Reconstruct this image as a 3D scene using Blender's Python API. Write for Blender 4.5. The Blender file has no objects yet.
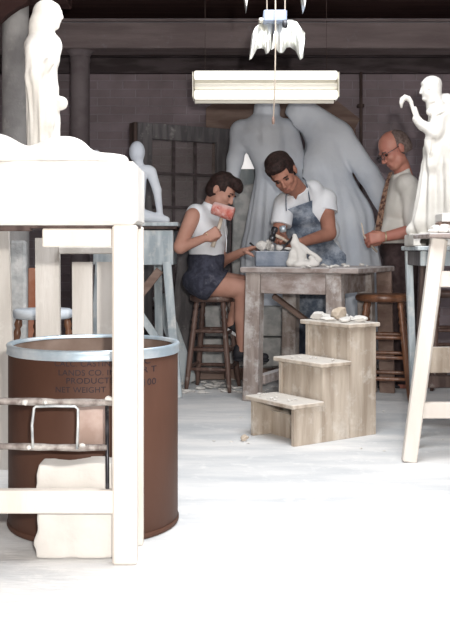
import bpy, bmesh, math, random
import numpy as np
from mathutils import Vector, Matrix, Euler
random.seed(7); rng = np.random.default_rng(5)
SC = bpy.context.scene
C = SC.collection
F = 930.0; EYE = 0.95; HOR = 250.0
# ---------------- camera
cam = bpy.data.cameras.new('camera'); camo = bpy.data.objects.new('camera', cam); C.objects.link(camo)
camo.location = (0, 0, EYE); camo.rotation_euler = (math.pi/2, 0, 0)
cam.sensor_fit = 'VERTICAL'; cam.sensor_height = 36; cam.lens = 36*F/632; cam.shift_y = -(316-HOR)/632
cam.clip_start = .05; cam.clip_end = 60
SC.camera = camo
# ---------------- world, lights, exposure
wd = bpy.data.worlds.new('world'); SC.world = wd; wd.use_nodes = True
wd.node_tree.nodes['Background'].inputs[0].default_value = (.62, .48, .62, 1)
wd.node_tree.nodes['Background'].inputs[1].default_value = .035
def light(name, kind, loc, energy, col, size=.1, rot=(0,0,0), size_y=None):
    l = bpy.data.lights.new(name, kind); l.energy = energy; l.color = col
    if kind == 'AREA':
        l.size = size
        if size_y: l.shape = 'RECTANGLE'; l.size_y = size_y
    else: l.shadow_soft_size = size
    o = bpy.data.objects.new(name, l); C.objects.link(o); o.location = loc; o.rotation_euler = rot
    return o
light('camera_flash', 'POINT', (.14, -.03, EYE+.20), 400, (1, .955, .90), .035)
light('overhead_fill', 'AREA', (.5, 3.1, 2.75), 122, (.95, .975, 1), 1.6, (0,0,0), 2.4)  # unseen overhead fill, added to brighten the floor; no fixture modelled
SC.view_settings.view_transform = 'Standard'; SC.view_settings.look = 'None'
SC.view_settings.exposure = 0; SC.view_settings.gamma = 1; SC.view_settings.use_curve_mapping = False

def W(px, py, d):
    return Vector(((px-225)*d/F, d, EYE-(py-HOR)*d/F))

# ---------------- materials
def mat(name, c1, c2=None, scale=6, lo=.4, hi=.6, rough=.8, bump=0, bscale=60, metal=0, dust=0, dustc=(.72,.70,.66), stretch=(1,1,1), spec=.3, topdust=0, dscale=9):
    m = bpy.data.materials.new(name); m.use_nodes = True
    nt = m.node_tree; N = nt.nodes; L = nt.links
    b = N['Principled BSDF']
    b.inputs['Roughness'].default_value = rough; b.inputs['Metallic'].default_value = metal
    b.inputs['Specular IOR Level'].default_value = spec
    tc = N.new('ShaderNodeTexCoord'); mp = N.new('ShaderNodeMapping'); L.new(tc.outputs['Object'], mp.inputs[0])
    mp.inputs['Scale'].default_value = stretch
    col = None
    if c2:
        n = N.new('ShaderNodeTexNoise'); n.inputs['Scale'].default_value = scale; n.inputs['Detail'].default_value = 6
        L.new(mp.outputs[0], n.inputs[0])
        r = N.new('ShaderNodeValToRGB'); r.color_ramp.elements[0].position = lo; r.color_ramp.elements[1].position = hi
        r.color_ramp.elements[0].color = (*c1, 1); r.color_ramp.elements[1].color = (*c2, 1)
        L.new(n.outputs[0], r.inputs[0]); col = r.outputs[0]
    else:
        rg = N.new('ShaderNodeRGB'); rg.outputs[0].default_value = (*c1, 1); col = rg.outputs[0]
    if dust or topdust:
        n = N.new('ShaderNodeTexNoise'); n.inputs['Scale'].default_value = dscale; n.inputs['Detail'].default_value = 8; n.inputs['Roughness'].default_value = .7
        L.new(tc.outputs['Object'], n.inputs[0])
        mr = N.new('ShaderNodeMapRange'); mr.inputs[1].default_value = .62-.35*dust; mr.inputs[2].default_value = .78-.3*dust
        mr.inputs[3].default_value = 0; mr.inputs[4].default_value = min(1, .35+dust) if dust else 0
        L.new(n.outputs[0], mr.inputs[0]); fac = mr.outputs[0]
        if topdust:
            g = N.new('ShaderNodeNewGeometry'); s = N.new('ShaderNodeSeparateXYZ'); L.new(g.outputs['Normal'], s.inputs[0])
            a = N.new('ShaderNodeMapRange'); a.inputs[1].default_value = .3; a.inputs[2].default_value = .9; a.inputs[4].default_value = topdust
            L.new(s.outputs[2], a.inputs[0])
            mx = N.new('ShaderNodeMath'); mx.operation = 'MAXIMUM'; L.new(fac, mx.inputs[0]); L.new(a.outputs[0], mx.inputs[1]); fac = mx.outputs[0]
        mi = N.new('ShaderNodeMix'); mi.data_type = 'RGBA'; L.new(fac, mi.inputs[0]); L.new(col, mi.inputs[6]); mi.inputs[7].default_value = (*dustc, 1)
        col = mi.outputs[2]
    L.new(col, b.inputs['Base Color'])
    if bump:
        n = N.new('ShaderNodeTexNoise'); n.inputs['Scale'].default_value = bscale; n.inputs['Detail'].default_value = 4
        L.new(mp.outputs[0], n.inputs[0])
        bp = N.new('ShaderNodeBump'); bp.inputs['Strength'].default_value = bump; bp.inputs['Distance'].default_value = .01
        L.new(n.outputs[0], bp.inputs['Height']); L.new(bp.outputs[0], b.inputs['Normal'])
    return m
def emis(name, col, s, base=(.8,.8,.8)):
    m = mat(name, base); b = m.node_tree.nodes['Principled BSDF']
    b.inputs['Emission Color'].default_value = (*col, 1); b.inputs['Emission Strength'].default_value = s
    return m
M = {}
M['plaster'] = mat('plaster', (.58,.565,.535), (.66,.64,.61), 5, rough=.9, bump=.25, bscale=40)
M['plaster_grey'] = mat('plaster_grey', (.54,.58,.645), (.65,.685,.735), 3, rough=.9, bump=.35, bscale=25)
M['plaster_matte'] = mat('plaster_matte', (.50,.485,.45), (.58,.565,.535), 6, rough=.95, bump=.25, bscale=40)
M['plaster_rough'] = mat('plaster_rough', (.38,.39,.39), (.54,.54,.53), 14, rough=.95, bump=.9, bscale=30)
M['painted_white'] = mat('painted_white', (.62,.575,.52), (.70,.66,.61), 8, rough=.7, bump=.15, stretch=(1,1,.15))
M['slat_white'] = mat('slat_white', (.50,.47,.43), (.62,.59,.55), 8, rough=.8, bump=.2, stretch=(1,1,.2), dust=.2)
M['dusty_wood'] = mat('dusty_wood', (.23,.185,.165), (.40,.35,.32), 7, .35, .65, rough=.85, bump=.4, bscale=25, stretch=(3,3,.5), dust=.42, dustc=(.60,.58,.57), topdust=.85)
M['dusty_wood_side'] = mat('dusty_wood_side', (.24,.19,.17), (.38,.33,.31), 7, .35, .65, rough=.85, bump=.4, bscale=25, stretch=(.6,3,3), dust=.35, dustc=(.55,.53,.53), topdust=.85)
M['step_wood'] = mat('step_wood', (.33,.27,.215), (.56,.49,.41), 6, .35, .65, rough=.85, bump=.35, bscale=20, stretch=(3,3,.35), dust=.27, dustc=(.70,.67,.62), topdust=.8)
M['blue_wood'] = mat('blue_wood', (.32,.37,.40), (.50,.55,.57), 7, rough=.85, bump=.3, stretch=(3,3,.4), dust=.3, topdust=.5)
M['dark_wood'] = mat('dark_wood', (.05,.032,.028), (.10,.07,.062), 8, rough=.7, stretch=(3,3,.4), bump=.3, dust=.05)
M['grey_wood'] = mat('grey_wood', (.10,.095,.10), (.17,.16,.165), 7, rough=.8, stretch=(3,3,.4), bump=.3, dust=.12)
M['brown_wood'] = mat('brown_wood', (.16,.105,.085), (.25,.18,.15), 5, rough=.8, stretch=(.5,3,3), bump=.3)
M['stool_wood'] = mat('stool_wood', (.105,.042,.02), (.19,.085,.045), 10, rough=.35, spec=.5, stretch=(3,3,.4), dust=.08)
M['stool_dark'] = mat('stool_dark', (.075,.042,.033), (.13,.08,.065), 10, rough=.45, spec=.4, stretch=(3,3,.4), dust=.12)
M['stool_top'] = mat('stool_top', (.45,.50,.56), (.62,.66,.70), 10, rough=.8)
M['drum'] = mat('drum', (.060,.026,.016), (.088,.041,.027), 2.5, rough=.6, spec=.25, bump=.05, stretch=(1,1,.5))
M['drum_in'] = mat('drum_in', (.16,.11,.085), (.24,.18,.15), 6, rough=.9)
M['steel'] = mat('steel', (.38,.47,.54), (.60,.66,.70), 9, rough=.4, metal=.55, dust=.15)
M['ink'] = mat('ink', (.018,.014,.020), (.03,.022,.028), 40, rough=.8)
M['paper'] = mat('paper', (.36,.26,.22), (.46,.36,.32), 12, rough=.8)
M['white_sheet'] = mat('white_sheet', (.9,.88,.84), rough=.8)
M['iron'] = mat('iron', (.16,.13,.12), (.34,.31,.29), 25, rough=.6, metal=.3, dust=.3)
M['wire'] = mat('wire', (.35,.38,.40), (.62,.64,.64), 20, rough=.4, metal=.5, dust=.2)
M['tin'] = mat('tin', (.75,.78,.72), (.85,.86,.82), 4, rough=.28, metal=.75, bump=.2, bscale=9)
M['fixture_blue'] = mat('fixture_blue', (.22,.27,.38), (.30,.35,.46), 8, rough=.5)
M['enamel'] = mat('enamel', (.85,.82,.74), rough=.4)
M['tube'] = emis('tube', (1, .96, .84), 1.05)
M['cord'] = mat('cord', (.42,.36,.30), rough=.9)
M['skin'] = mat('skin', (.40,.205,.15), (.46,.25,.19), 9, rough=.6, spec=.35)
M['skin_tan'] = mat('skin_tan', (.33,.15,.105), (.40,.19,.135), 9, rough=.6, spec=.35)
M['skin_pink'] = mat('skin_pink', (.40,.16,.12), (.47,.22,.16), 9, rough=.5, spec=.4)
M['hair_dark'] = mat('hair_dark', (.014,.007,.006), (.035,.017,.015), 60, rough=.6, bump=.8, bscale=120)
M['hair_grey'] = mat('hair_grey', (.10,.07,.062), (.17,.125,.11), 60, rough=.7, bump=.5, bscale=120)
M['eye'] = mat('eye', (.05,.03,.025), rough=.25)
M['lip'] = mat('lip', (.36,.15,.12), rough=.5)
M['shirt_white'] = mat('shirt_white', (.70,.73,.77), (.78,.80,.83), 5, rough=.9, bump=.2, bscale=18)
M['shirt_cream'] = mat('shirt_cream', (.52,.50,.46), (.62,.60,.56), 9, rough=.9, bump=.4, bscale=22, stretch=(1,1,.4))
M['denim'] = mat('denim', (.028,.030,.045), (.05,.052,.075), 30, rough=.95, dust=.12, dustc=(.3,.3,.35))
M['apron'] = mat('apron', (.075,.10,.145), (.13,.16,.21), 7, .4, .6, rough=.95, dust=.42, dustc=(.50,.55,.62), dscale=6, bump=.2)
M['trousers'] = mat('trousers', (.035,.022,.022), (.06,.04,.04), 20, rough=.95)
M['trousers_blue'] = mat('trousers_blue', (.10,.12,.17), (.15,.17,.22), 20, rough=.95)
M['tie'] = mat('tie', (.07,.032,.025), (.26,.16,.11), 45, .45, .55, rough=.8)
M['rubber'] = mat('rubber', (.02,.02,.025), rough=.6)
M['canvas_white'] = mat('canvas_white', (.6,.6,.6), rough=.9)
M['red_mallet'] = mat('red_mallet', (.45,.10,.075), (.60,.28,.24), 25, rough=.7, dust=.33, dustc=(.78,.66,.64), dscale=30, topdust=.7)
M['pale_wood'] = mat('pale_wood', (.48,.40,.32), (.58,.50,.42), 20, rough=.7)
M['black_metal'] = mat('black_metal', (.03,.03,.035), (.1,.1,.11), 20, rough=.35, metal=.6, dust=.15)
M['watch'] = mat('watch', (.7,.6,.4), rough=.3, metal=.8)
M['stone_blue'] = mat('stone_blue', (.17,.20,.25), (.26,.29,.34), 12, rough=.95, bump=.5, topdust=.6, dustc=(.6,.62,.65))
M['stone_tan'] = mat('stone_tan', (.45,.38,.30), (.58,.50,.42), 12, rough=.95, bump=.4)
M['orange'] = mat('orange', (.42,.16,.09), (.50,.24,.16), 10, rough=.8)
def glassmat():
    m = bpy.data.materials.new('lens_glass'); m.use_nodes = True
    b = m.node_tree.nodes['Principled BSDF']; b.inputs['Transmission Weight'].default_value = 1
    b.inputs['Roughness'].default_value = .05; b.inputs['IOR'].default_value = 1.02; return m
M['glass'] = glassmat()
M['dusty_pane'] = mat('dusty_pane', (.30,.27,.26), rough=.25, spec=.5); M['dusty_pane'].node_tree.nodes['Principled BSDF'].inputs['Alpha'].default_value = .22
def brickmat():
    m = bpy.data.materials.new('painted_brick'); m.use_nodes = True
    nt = m.node_tree; N = nt.nodes; L = nt.links; b = N['Principled BSDF']; b.inputs['Roughness'].default_value = .75
    tc = N.new('ShaderNodeTexCoord'); mp = N.new('ShaderNodeMapping'); L.new(tc.outputs['Object'], mp.inputs[0])
    mp.inputs['Rotation'].default_value = (math.pi/2, 0, 0)
    br = N.new('ShaderNodeTexBrick'); L.new(mp.outputs[0], br.inputs[0])
    br.inputs['Color1'].default_value = (.235,.185,.195,1); br.inputs['Color2'].default_value = (.27,.22,.235,1); br.inputs['Mortar'].default_value = (.30,.26,.275,1)
    br.inputs['Scale'].default_value = 1; br.inputs['Brick Width'].default_value = .225; br.inputs['Row Height'].default_value = .074
    br.inputs['Mortar Size'].default_value = .007; br.inputs['Mortar Smooth'].default_value = .6
    n = N.new('ShaderNodeTexNoise'); n.inputs['Scale'].default_value = 3.5; n.inputs['Detail'].default_value = 7; L.new(tc.outputs['Object'], n.inputs[0])
    r = N.new('ShaderNodeValToRGB'); r.color_ramp.elements[0].position=.3; r.color_ramp.elements[0].color=(.75,.75,.75,1); r.color_ramp.elements[1].position=.75; r.color_ramp.elements[1].color=(1.2,1.2,1.25,1)
    L.new(n.outputs[0], r.inputs[0])
    mi = N.new('ShaderNodeMix'); mi.data_type='RGBA'; mi.blend_type='MULTIPLY'; mi.inputs[0].default_value=1
    L.new(br.outputs[0], mi.inputs[6]); L.new(r.outputs[0], mi.inputs[7]); L.new(mi.outputs[2], b.inputs['Base Color'])
    bp = N.new('ShaderNodeBump'); bp.inputs['Strength'].default_value=.5; bp.inputs['Distance'].default_value=.01; bp.invert=True
    L.new(br.outputs[1], bp.inputs['Height']); L.new(bp.outputs[0], b.inputs['Normal'])
    return m
M['brick'] = brickmat()
M['floor'] = mat('dusty_concrete', (.53,.55,.565), (.76,.755,.745), 2.6, .35, .65, rough=.9, bump=.35, bscale=30, dust=.25, dustc=(.80,.80,.79), dscale=14, stretch=(.6,2.2,1))
M['wall_side'] = mat('wall_paint', (.30,.28,.28), (.36,.34,.34), 2, rough=.9)
M['ceiling'] = mat('ceiling_boards', (.045,.020,.018), (.075,.038,.034), 4, rough=.8, stretch=(.3,4,1), bump=.3)
M['beam'] = mat('beam_paint', (.19,.15,.152), (.245,.20,.20), 5, rough=.75, bump=.3, stretch=(.4,3,3), dust=.08, dustc=(.35,.38,.42), topdust=.8)
M['beam_dark'] = mat('beam_dark', (.055,.042,.044), (.10,.08,.085), 6, rough=.8, bump=.3, stretch=(.5,3,3))
M['column'] = mat('column_paint', (.155,.128,.135), (.20,.17,.178), 7, rough=.7, bump=.2)
M['column_plaster'] = mat('column_plaster', (.34,.33,.325), (.46,.45,.44), 5, rough=.9, bump=.4, dust=.15)

# ---------------- object helpers
def link_mesh(name, verts, faces, material, parent=None, smooth=False, origin=None):
    V = np.asarray(verts, dtype=float).reshape(-1, 3)
    if parent is not None:
        r = parent
        while r.parent is not None: r = r.parent
        org = np.array(r['_o']) if '_o' in r.keys() else np.zeros(3)
    elif origin is not None: org = np.array(origin, float)
    else:
        mn, mx = V.min(0), V.max(0); org = np.array([(mn[0]+mx[0])/2, (mn[1]+mx[1])/2, mn[2]])
    me = bpy.data.meshes.new(name); me.from_pydata((V-org).tolist(), [], [tuple(f) for f in faces]); me.update()
    me.materials.append(M[material] if isinstance(material, str) else material)
    if smooth: me.polygons.foreach_set('use_smooth', [True]*len(me.polygons))
    o = bpy.data.objects.new(name, me); C.objects.link(o)
    if parent is None: o.location = org; o['_o'] = list(map(float, org))
    else: o.parent = parent
    return o
def tag(o, label=None, cat=None, group=None, kind=None):
    if label: o['label'] = label
    if cat: o['category'] = cat
    if group: o['group'] = group
    if kind: o['kind'] = kind
    return o
def thing(name, label, cat, loc=(0,0,0), group=None):
    o = bpy.data.objects.new(name, None); C.objects.link(o); o.location = loc; o['_o'] = [float(a) for a in loc]
    o.empty_display_size = .1
    return tag(o, label, cat, group)
def copy_tree(o, parent=None, loc=None, rz=0, label=None):
    c = o.copy(); C.objects.link(c)
    if parent is not None: c.parent = parent
    else:
        c.location = loc; c.rotation_euler = (0, 0, rz)
        if label: c['label'] = label
    for ch in list(o.children): copy_tree(ch, c)
    return c
class MB:
    """collects shapes, then build() links them as ONE mesh"""
    def __init__(s): s.v = []; s.f = []
    def add(s, vs, fs):
        n = len(s.v); s.v += [tuple(v) for v in vs]; s.f += [tuple(i+n for i in f) for f in fs]; return s
    def bm(s, b):
        b.verts.index_update(); s.add([v.co[:] for v in b.verts], [[v.index for v in f.verts] for f in b.faces]); b.free(); return s
    def box(s, lo, hi, rot=None, bev=.004, piv=None):
        lo = Vector(lo); hi = Vector(hi); c = (lo+hi)/2; sz = hi-lo
        b = bmesh.new(); bmesh.ops.create_cube(b, size=1)
        bmesh.ops.scale(b, vec=sz, verts=b.verts)
        bv = min(bev, min(sz)*.3)
        if bv > 0: bmesh.ops.bevel(b, geom=b.edges[:], offset=bv, segments=1, affect='EDGES')
        bmesh.ops.translate(b, vec=c, verts=b.verts)
        if rot is not None:
            p = Vector(piv) if piv is not None else c
            bmesh.ops.transform(b, matrix=Matrix.Translation(p) @ rot.to_4x4() @ Matrix.Translation(-p), verts=b.verts)
        return s.bm(b)
    def bar(s, a, b_, w, h, up=(0,0,1), bev=.003, taper=1):
        """rectangular bar from a to b, w across, h along up"""
        a = Vector(a); b_ = Vector(b_); z = (b_-a); ln = z.length; z.normalize()
        x = Vector(up).cross(z)
        if x.length < 1e-4: x = Vector((1,0,0))
        x.normalize(); y = z.cross(x)
        bm_ = bmesh.new(); bmesh.ops.create_cube(bm_, size=1)
        for v in bm_.verts:
            t = taper if v.co.z > 0 else 1
            v.co = Vector((v.co.x*w*t, v.co.y*h*t, (v.co.z+.5)*ln))
        if bev: bmesh.ops.bevel(bm_, geom=bm_.edges[:], offset=min(bev, w*.3, h*.3), segments=1, affect='EDGES')
        m = Matrix((x, y, z)).transposed().to_4x4(); m.translation = a
        bmesh.ops.transform(bm_, matrix=m, verts=bm_.verts)
        return s.bm(bm_)
    def tube(s, pts, rad, n=10, closed=False):
        pts = [Vector(p) for p in pts]
        rs = rad if isinstance(rad, (list, tuple)) else [rad]*len(pts)
        vs = []; fs = []; px = None
        for i, p in enumerate(pts):
            d = (pts[(i+1) % len(pts)] - pts[i-1]) if closed else (pts[min(i+1, len(pts)-1)] - pts[max(i-1, 0)])
            d.normalize()
            if px is None:
                x = d.cross(Vector((0,0,1)))
                if x.length < .1: x = d.cross(Vector((0,1,0)))
            else: x = px - d*px.dot(d)
            x.normalize(); px = x; y = d.cross(x)
            for k in range(n):
                a = 2*math.pi*k/n; vs.append(p + x*math.cos(a)*rs[i] + y*math.sin(a)*rs[i])
        m = len(pts)
        for i in range(m if closed else m-1):
            j = (i+1) % m
            for k in range(n):
                fs.append((i*n+k, i*n+(k+1) % n, j*n+(k+1) % n, j*n+k))
        if not closed: fs += [tuple(range(n))[::-1], tuple(range((m-1)*n, m*n))]
        return s.add(vs, fs)
    def lathe(s, prof, c=(0,0,0), axis=None, n=40, cap=True):
        """prof: (r, h) pairs around z (or axis) from c"""
        q = Vector((0,0,1)).rotation_difference(Vector(axis)) if axis is not None else None
        vs = []; fs = []
        for r, h in prof:
            for k in range(n):
                a = 2*math.pi*k/n; v = Vector((r*math.cos(a), r*math.sin(a), h))
                if q: v = q @ v
                vs.append(v + Vector(c))
        for i in range(len(prof)-1):
            for k in range(n): fs.append((i*n+k, i*n+(k+1) % n, (i+1)*n+(k+1) % n, (i+1)*n+k))
        if cap: fs += [tuple(range(n))[::-1], tuple(range((len(prof)-1)*n, len(prof)*n))]
        return s.add(vs, fs)
    def prism(s, poly, y0, y1):
        """poly: (x,z) outline, extruded from y0 to y1"""
        n = len(poly); vs = [(x, y0, z) for x, z in poly] + [(x, y1, z) for x, z in poly]
        fs = [tuple(range(n)), tuple(range(n, 2*n))[::-1]] + [(i, i+n, (i+1) % n+n, (i+1) % n) for i in range(n)]
        return s.add(vs, fs)
    def rock(s, c, r, sc=(1,1,.7), seed=0):
        rr = random.Random(seed); b = bmesh.new(); bmesh.ops.create_icosphere(b, subdivisions=2, radius=1)
        ph = [rr.uniform(0, 6) for _ in range(6)]
        cut = [(Vector((rr.uniform(-1,1), rr.uniform(-1,1), rr.uniform(-1,1))).normalized(), rr.uniform(.45,.8)) for _ in range(7)]
        for v in b.verts:
            p = v.co.copy()
            for nn, dd in cut:
                t = p.dot(nn)-dd
                if t > 0: p -= nn*t
            p *= 1+.08*math.sin(5*p.x+ph[0])*math.sin(6*p.y+ph[1])
            v.co = Vector((p.x*sc[0], p.y*sc[1], p.z*sc[2]))*r
        zmin = min(v.co.z for v in b.verts)
        for v in b.verts: v.co += Vector(c) - Vector((0,0,zmin))
        return s.bm(b)
    def xf(s, rz, loc):
        cz, sz = math.cos(rz), math.sin(rz)
        s.v = [(x*cz-y*sz+loc[0], x*sz+y*cz+loc[1], z+loc[2]) for x, y, z in s.v]; return s
    def build(s, name, material, parent=None, smooth=False, origin=None):
        return link_mesh(name, s.v, s.f, material, parent, smooth, origin)
def smooth_by_angle(o, ang=.7):
    me = o.data; me.polygons.foreach_set('use_smooth', [True]*len(me.polygons))
    bm_ = bmesh.new(); bm_.from_mesh(me)
    for e in bm_.edges:
        if len(e.link_faces) == 2 and e.calc_face_angle(0) > ang: e.smooth = False
    bm_.to_mesh(me); bm_.free(); return o

# ---------------- signed distance modelling (continuous bodies)
def cap(a, b, ra, rb, k=None): return ('c', np.array(a, float), np.array(b, float), ra, rb, k)
def ell(c, r, R=None, k=None): return ('e', np.array(c, float), np.array(r, float), None if R is None else np.array(R, float), k)
def prim_d(p, X, Y, Z):
    if p[0] == 'c':
        a, b, ra, rb = p[1:5]; ba = b-a; L2 = max(float(ba@ba), 1e-9)
        h = np.clip(((X-a[0])*ba[0]+(Y-a[1])*ba[1]+(Z-a[2])*ba[2])/L2, 0, 1)
        return np.sqrt((X-a[0]-ba[0]*h)**2+(Y-a[1]-ba[1]*h)**2+(Z-a[2]-ba[2]*h)**2)-(ra+(rb-ra)*h)
    c, r, R = p[1:4]
    x, y, z = X-c[0], Y-c[1], Z-c[2]
    if R is not None:
        x, y, z = (x*R[0][0]+y*R[0][1]+z*R[0][2], x*R[1][0]+y*R[1][1]+z*R[1][2], x*R[2][0]+y*R[2][1]+z*R[2][2])
    k0 = np.sqrt((x/r[0])**2+(y/r[1])**2+(z/r[2])**2); k1 = np.sqrt((x/r[0]**2)**2+(y/r[1]**2)**2+(z/r[2]**2)**2)+1e-9
    return k0*(k0-1)/k1
def prim_box(p):
    if p[0] == 'c':
        r = max(p[3], p[4]); return np.minimum(p[1], p[2])-r, np.maximum(p[1], p[2])+r
    r = p[2].max() if p[3] is not None else p[2]
    return p[1]-r, p[1]+r
def inflate(prims, t):
    out = []
    for p in prims:
        if p[0] == 'c': out.append(('c', p[1], p[2], p[3]+t, p[4]+t, p[5]))
        else: out.append(('e', p[1], p[2]+t, p[3], p[4]))
    return out
def nets(Fg, org, h):
    ins = Fg < 0; nx, ny, nz = Fg.shape
    cnt = np.zeros((nx-1, ny-1, nz-1), np.uint8)
    for dx in (0,1):
        for dy in (0,1):
            for dz in (0,1): cnt += ins[dx:nx-1+dx, dy:ny-1+dy, dz:nz-1+dz]
    act = (cnt > 0) & (cnt < 8); idx = np.argwhere(act)
    vid = np.full(act.shape, -1, np.int64); vid[act] = np.arange(len(idx))
    acc = np.zeros((len(idx), 3)); n = np.zeros(len(idx))
    cs = [(a, b, c) for a in (0,1) for b in (0,1) for c in (0,1)]
    I, J, K = idx.T
    for a in cs:
        for ax in range(3):
            if a[ax]: continue
            b = list(a); b[ax] = 1
            fa = Fg[I+a[0], J+a[1], K+a[2]]; fb = Fg[I+b[0], J+b[1], K+b[2]]
            m = (fa < 0) != (fb < 0)
            t = np.where(m, fa/np.where(m, fa-fb, 1), 0)
            pt = np.tile(np.array(a, float), (len(idx), 1)); pt[:, ax] += t
            acc[m] += pt[m]; n[m] += 1
    V = (idx + acc/n[:, None])*h + org
    faces = []
    for ax in range(3):
        sl0 = [slice(None)]*3; sl1 = [slice(None)]*3; sl0[ax] = slice(0, -1); sl1[ax] = slice(1, None)
        A = ins[tuple(sl0)]; B = ins[tuple(sl1)]
        e = np.argwhere(A != B); u, w = [(1,2),(2,0),(0,1)][ax]
        ok = (e[:, u] > 0) & (e[:, w] > 0) & (e[:, u] < act.shape[u]) & (e[:, w] < act.shape[w]); e = e[ok]
        flip = ~A[tuple(e.T)]
        def cell(du, dw):
            q = e.copy(); q[:, u] -= du; q[:, w] -= dw; return vid[tuple(q.T)]
        q = np.stack([cell(1,1), cell(0,1), cell(0,0), cell(1,0)], 1)
        q[flip] = q[flip][:, ::-1]; faces.append(q)
    return V, np.concatenate(faces)
def sdf_mesh(name, prims, material, parent=None, h=.006, k=.02, mod=None, sub=(), ksub=.008, bounds=None, origin=None, pad=.03):
    bx = [prim_box(p) for p in prims]
    lo = np.min([b[0] for b in bx], 0)-pad; hi = np.max([b[1] for b in bx], 0)+pad
    if bounds is not None: lo = np.maximum(lo, bounds[0]); hi = np.minimum(hi, bounds[1])
    n = np.ceil((hi-lo)/h).astype(int)+1
    G = np.full(n, .5, np.float32)
    ax = [lo[i]+np.arange(n[i])*h for i in range(3)]
    def sl(b, m):
        s = []
        for i in range(3):
            a = int(max(0, (b[0][i]-m-lo[i])//h)); c = int(min(n[i], (b[1][i]+m-lo[i])//h+2))
            if c <= a: return None
            s.append(slice(a, c))
        return tuple(s)
    for p, b in zip(prims, bx):
        kk = p[-1] if p[-1] is not None else k
        s = sl(b, kk+.03+4*h)
        if s is None: continue
        X, Y, Z = np.meshgrid(ax[0][s[0]], ax[1][s[1]], ax[2][s[2]], indexing='ij', sparse=True)
        d = prim_d(p, X, Y, Z).astype(np.float32); g = G[s]
        hh = np.clip(.5+.5*(g-d)/kk, 0, 1); G[s] = g*(1-hh)+d*hh-kk*hh*(1-hh)
    for p in sub:
        s = sl(prim_box(p), .03)
        if s is None: continue
        X, Y, Z = np.meshgrid(ax[0][s[0]], ax[1][s[1]], ax[2][s[2]], indexing='ij', sparse=True)
        d = -prim_d(p, X, Y, Z).astype(np.float32); g = G[s]
        hh = np.clip(.5-.5*(g-d)/ksub, 0, 1); G[s] = g*(1-hh)+d*hh+ksub*hh*(1-hh)
    if mod is not None:
        X, Y, Z = np.meshgrid(*ax, indexing='ij', sparse=True)
        G = mod(G, X, Y, Z).astype(np.float32)
    G[0] = G[-1] = .5; G[:, 0] = G[:, -1] = .5; G[:, :, 0] = G[:, :, -1] = .5
    V, Q = nets(G, lo, h)
    return link_mesh(name, V, Q.tolist(), material, parent, True, origin)
# ================= the setting
def struct(mb, name, material): return tag(mb.build(name, material), kind='structure')
YB = 8.2
def PX_(p, d): v = W(p[0], p[1], d); return (v.x, v.z)
struct(MB().box((-3.4,-1.2,-.1), (3.4,YB,0), bev=0), 'floor', 'floor')
struct(MB().box((-3.4,YB,0), (3.4,YB+.2,2.50), bev=0), 'wall_back', 'brick')
struct(MB().box((-3.6,-1.2,0), (-3.4,YB+.2,2.93), bev=0), 'wall_left', 'wall_side')
struct(MB().box((3.4,-1.2,0), (3.6,YB+.2,2.93), bev=0), 'wall_right', 'wall_side')
struct(MB().box((-3.4,-1.4,0), (3.4,-1.2,2.93), bev=0), 'wall_front', 'wall_side')
cb = MB().box((-3.4,-1.2,2.93), (3.4,YB+.2,3.05), bev=0)
struct(cb, 'ceiling', 'ceiling')
# joists under the ceiling run across the room
struct(MB().box((-3.4,6.70,2.83), (3.4,6.86,2.93)), 'trim_3', 'ceiling')
# dark boarding above the brick with a picture rail
t2 = MB().box((-3.4,YB-.06,2.50), (3.4,YB+.2,2.93)); t2.box((-3.4,YB-.12,2.63), (3.4,YB-.06,2.67))
struct(t2, 'trim_2', 'beam_dark')
# main painted beam carried by the columns
bmn = MB().box((-3.4,7.43,2.565), (3.4,7.72,2.775), bev=.01); bmn.box((-3.4,7.405,2.775), (3.4,7.75,2.795), bev=.004)
struct(bmn, 'trim_1', 'beam')
cl = MB().lathe([(.10,0),(.10,.05),(.078,.08),(.078,2.47),(.083,2.49),(.083,2.51),(.078,2.52),(.10,2.55),(.115,2.565)], (W(80,0,7.57).x, 7.57, 0))
smooth_by_angle(struct(cl, 'trim_4', 'column'))
cl = MB().lathe([(.115,0),(.115,.06),(.092,.09),(.088,2.599)], (W(15.5,0,6.2).x, 6.2, 0))
smooth_by_angle(struct(cl, 'trim_5', 'column_plaster'))
q = MB(); cpts = [(-60,-62),(-60,80),(-12,38),(0,21),(9,13),(18,7),(27,3),(40,-62)]
q.prism([PX_(c, 5.95) for c in cpts], 5.95, 6.015); struct(q, 'trim_7', 'ceiling')
struct(MB().box((-3.4,6.02,2.60), (-1.05,6.38,2.93), bev=.01), 'trim_6', 'ceiling')
pp = MB().tube([W(361,72,8.14), W(361,359,8.14)], .014)
for z in (2.2, 1.2, .3): pp.box((W(361,0,8.14).x-.03, 8.14, z), (W(361,0,8.14).x+.03, 8.2, z+.03))
tag(pp.build('wall_pipe', 'dark_wood', smooth=False), 'thin dark vertical pipe fixed to the brick wall behind the old man', 'pipe')

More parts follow.
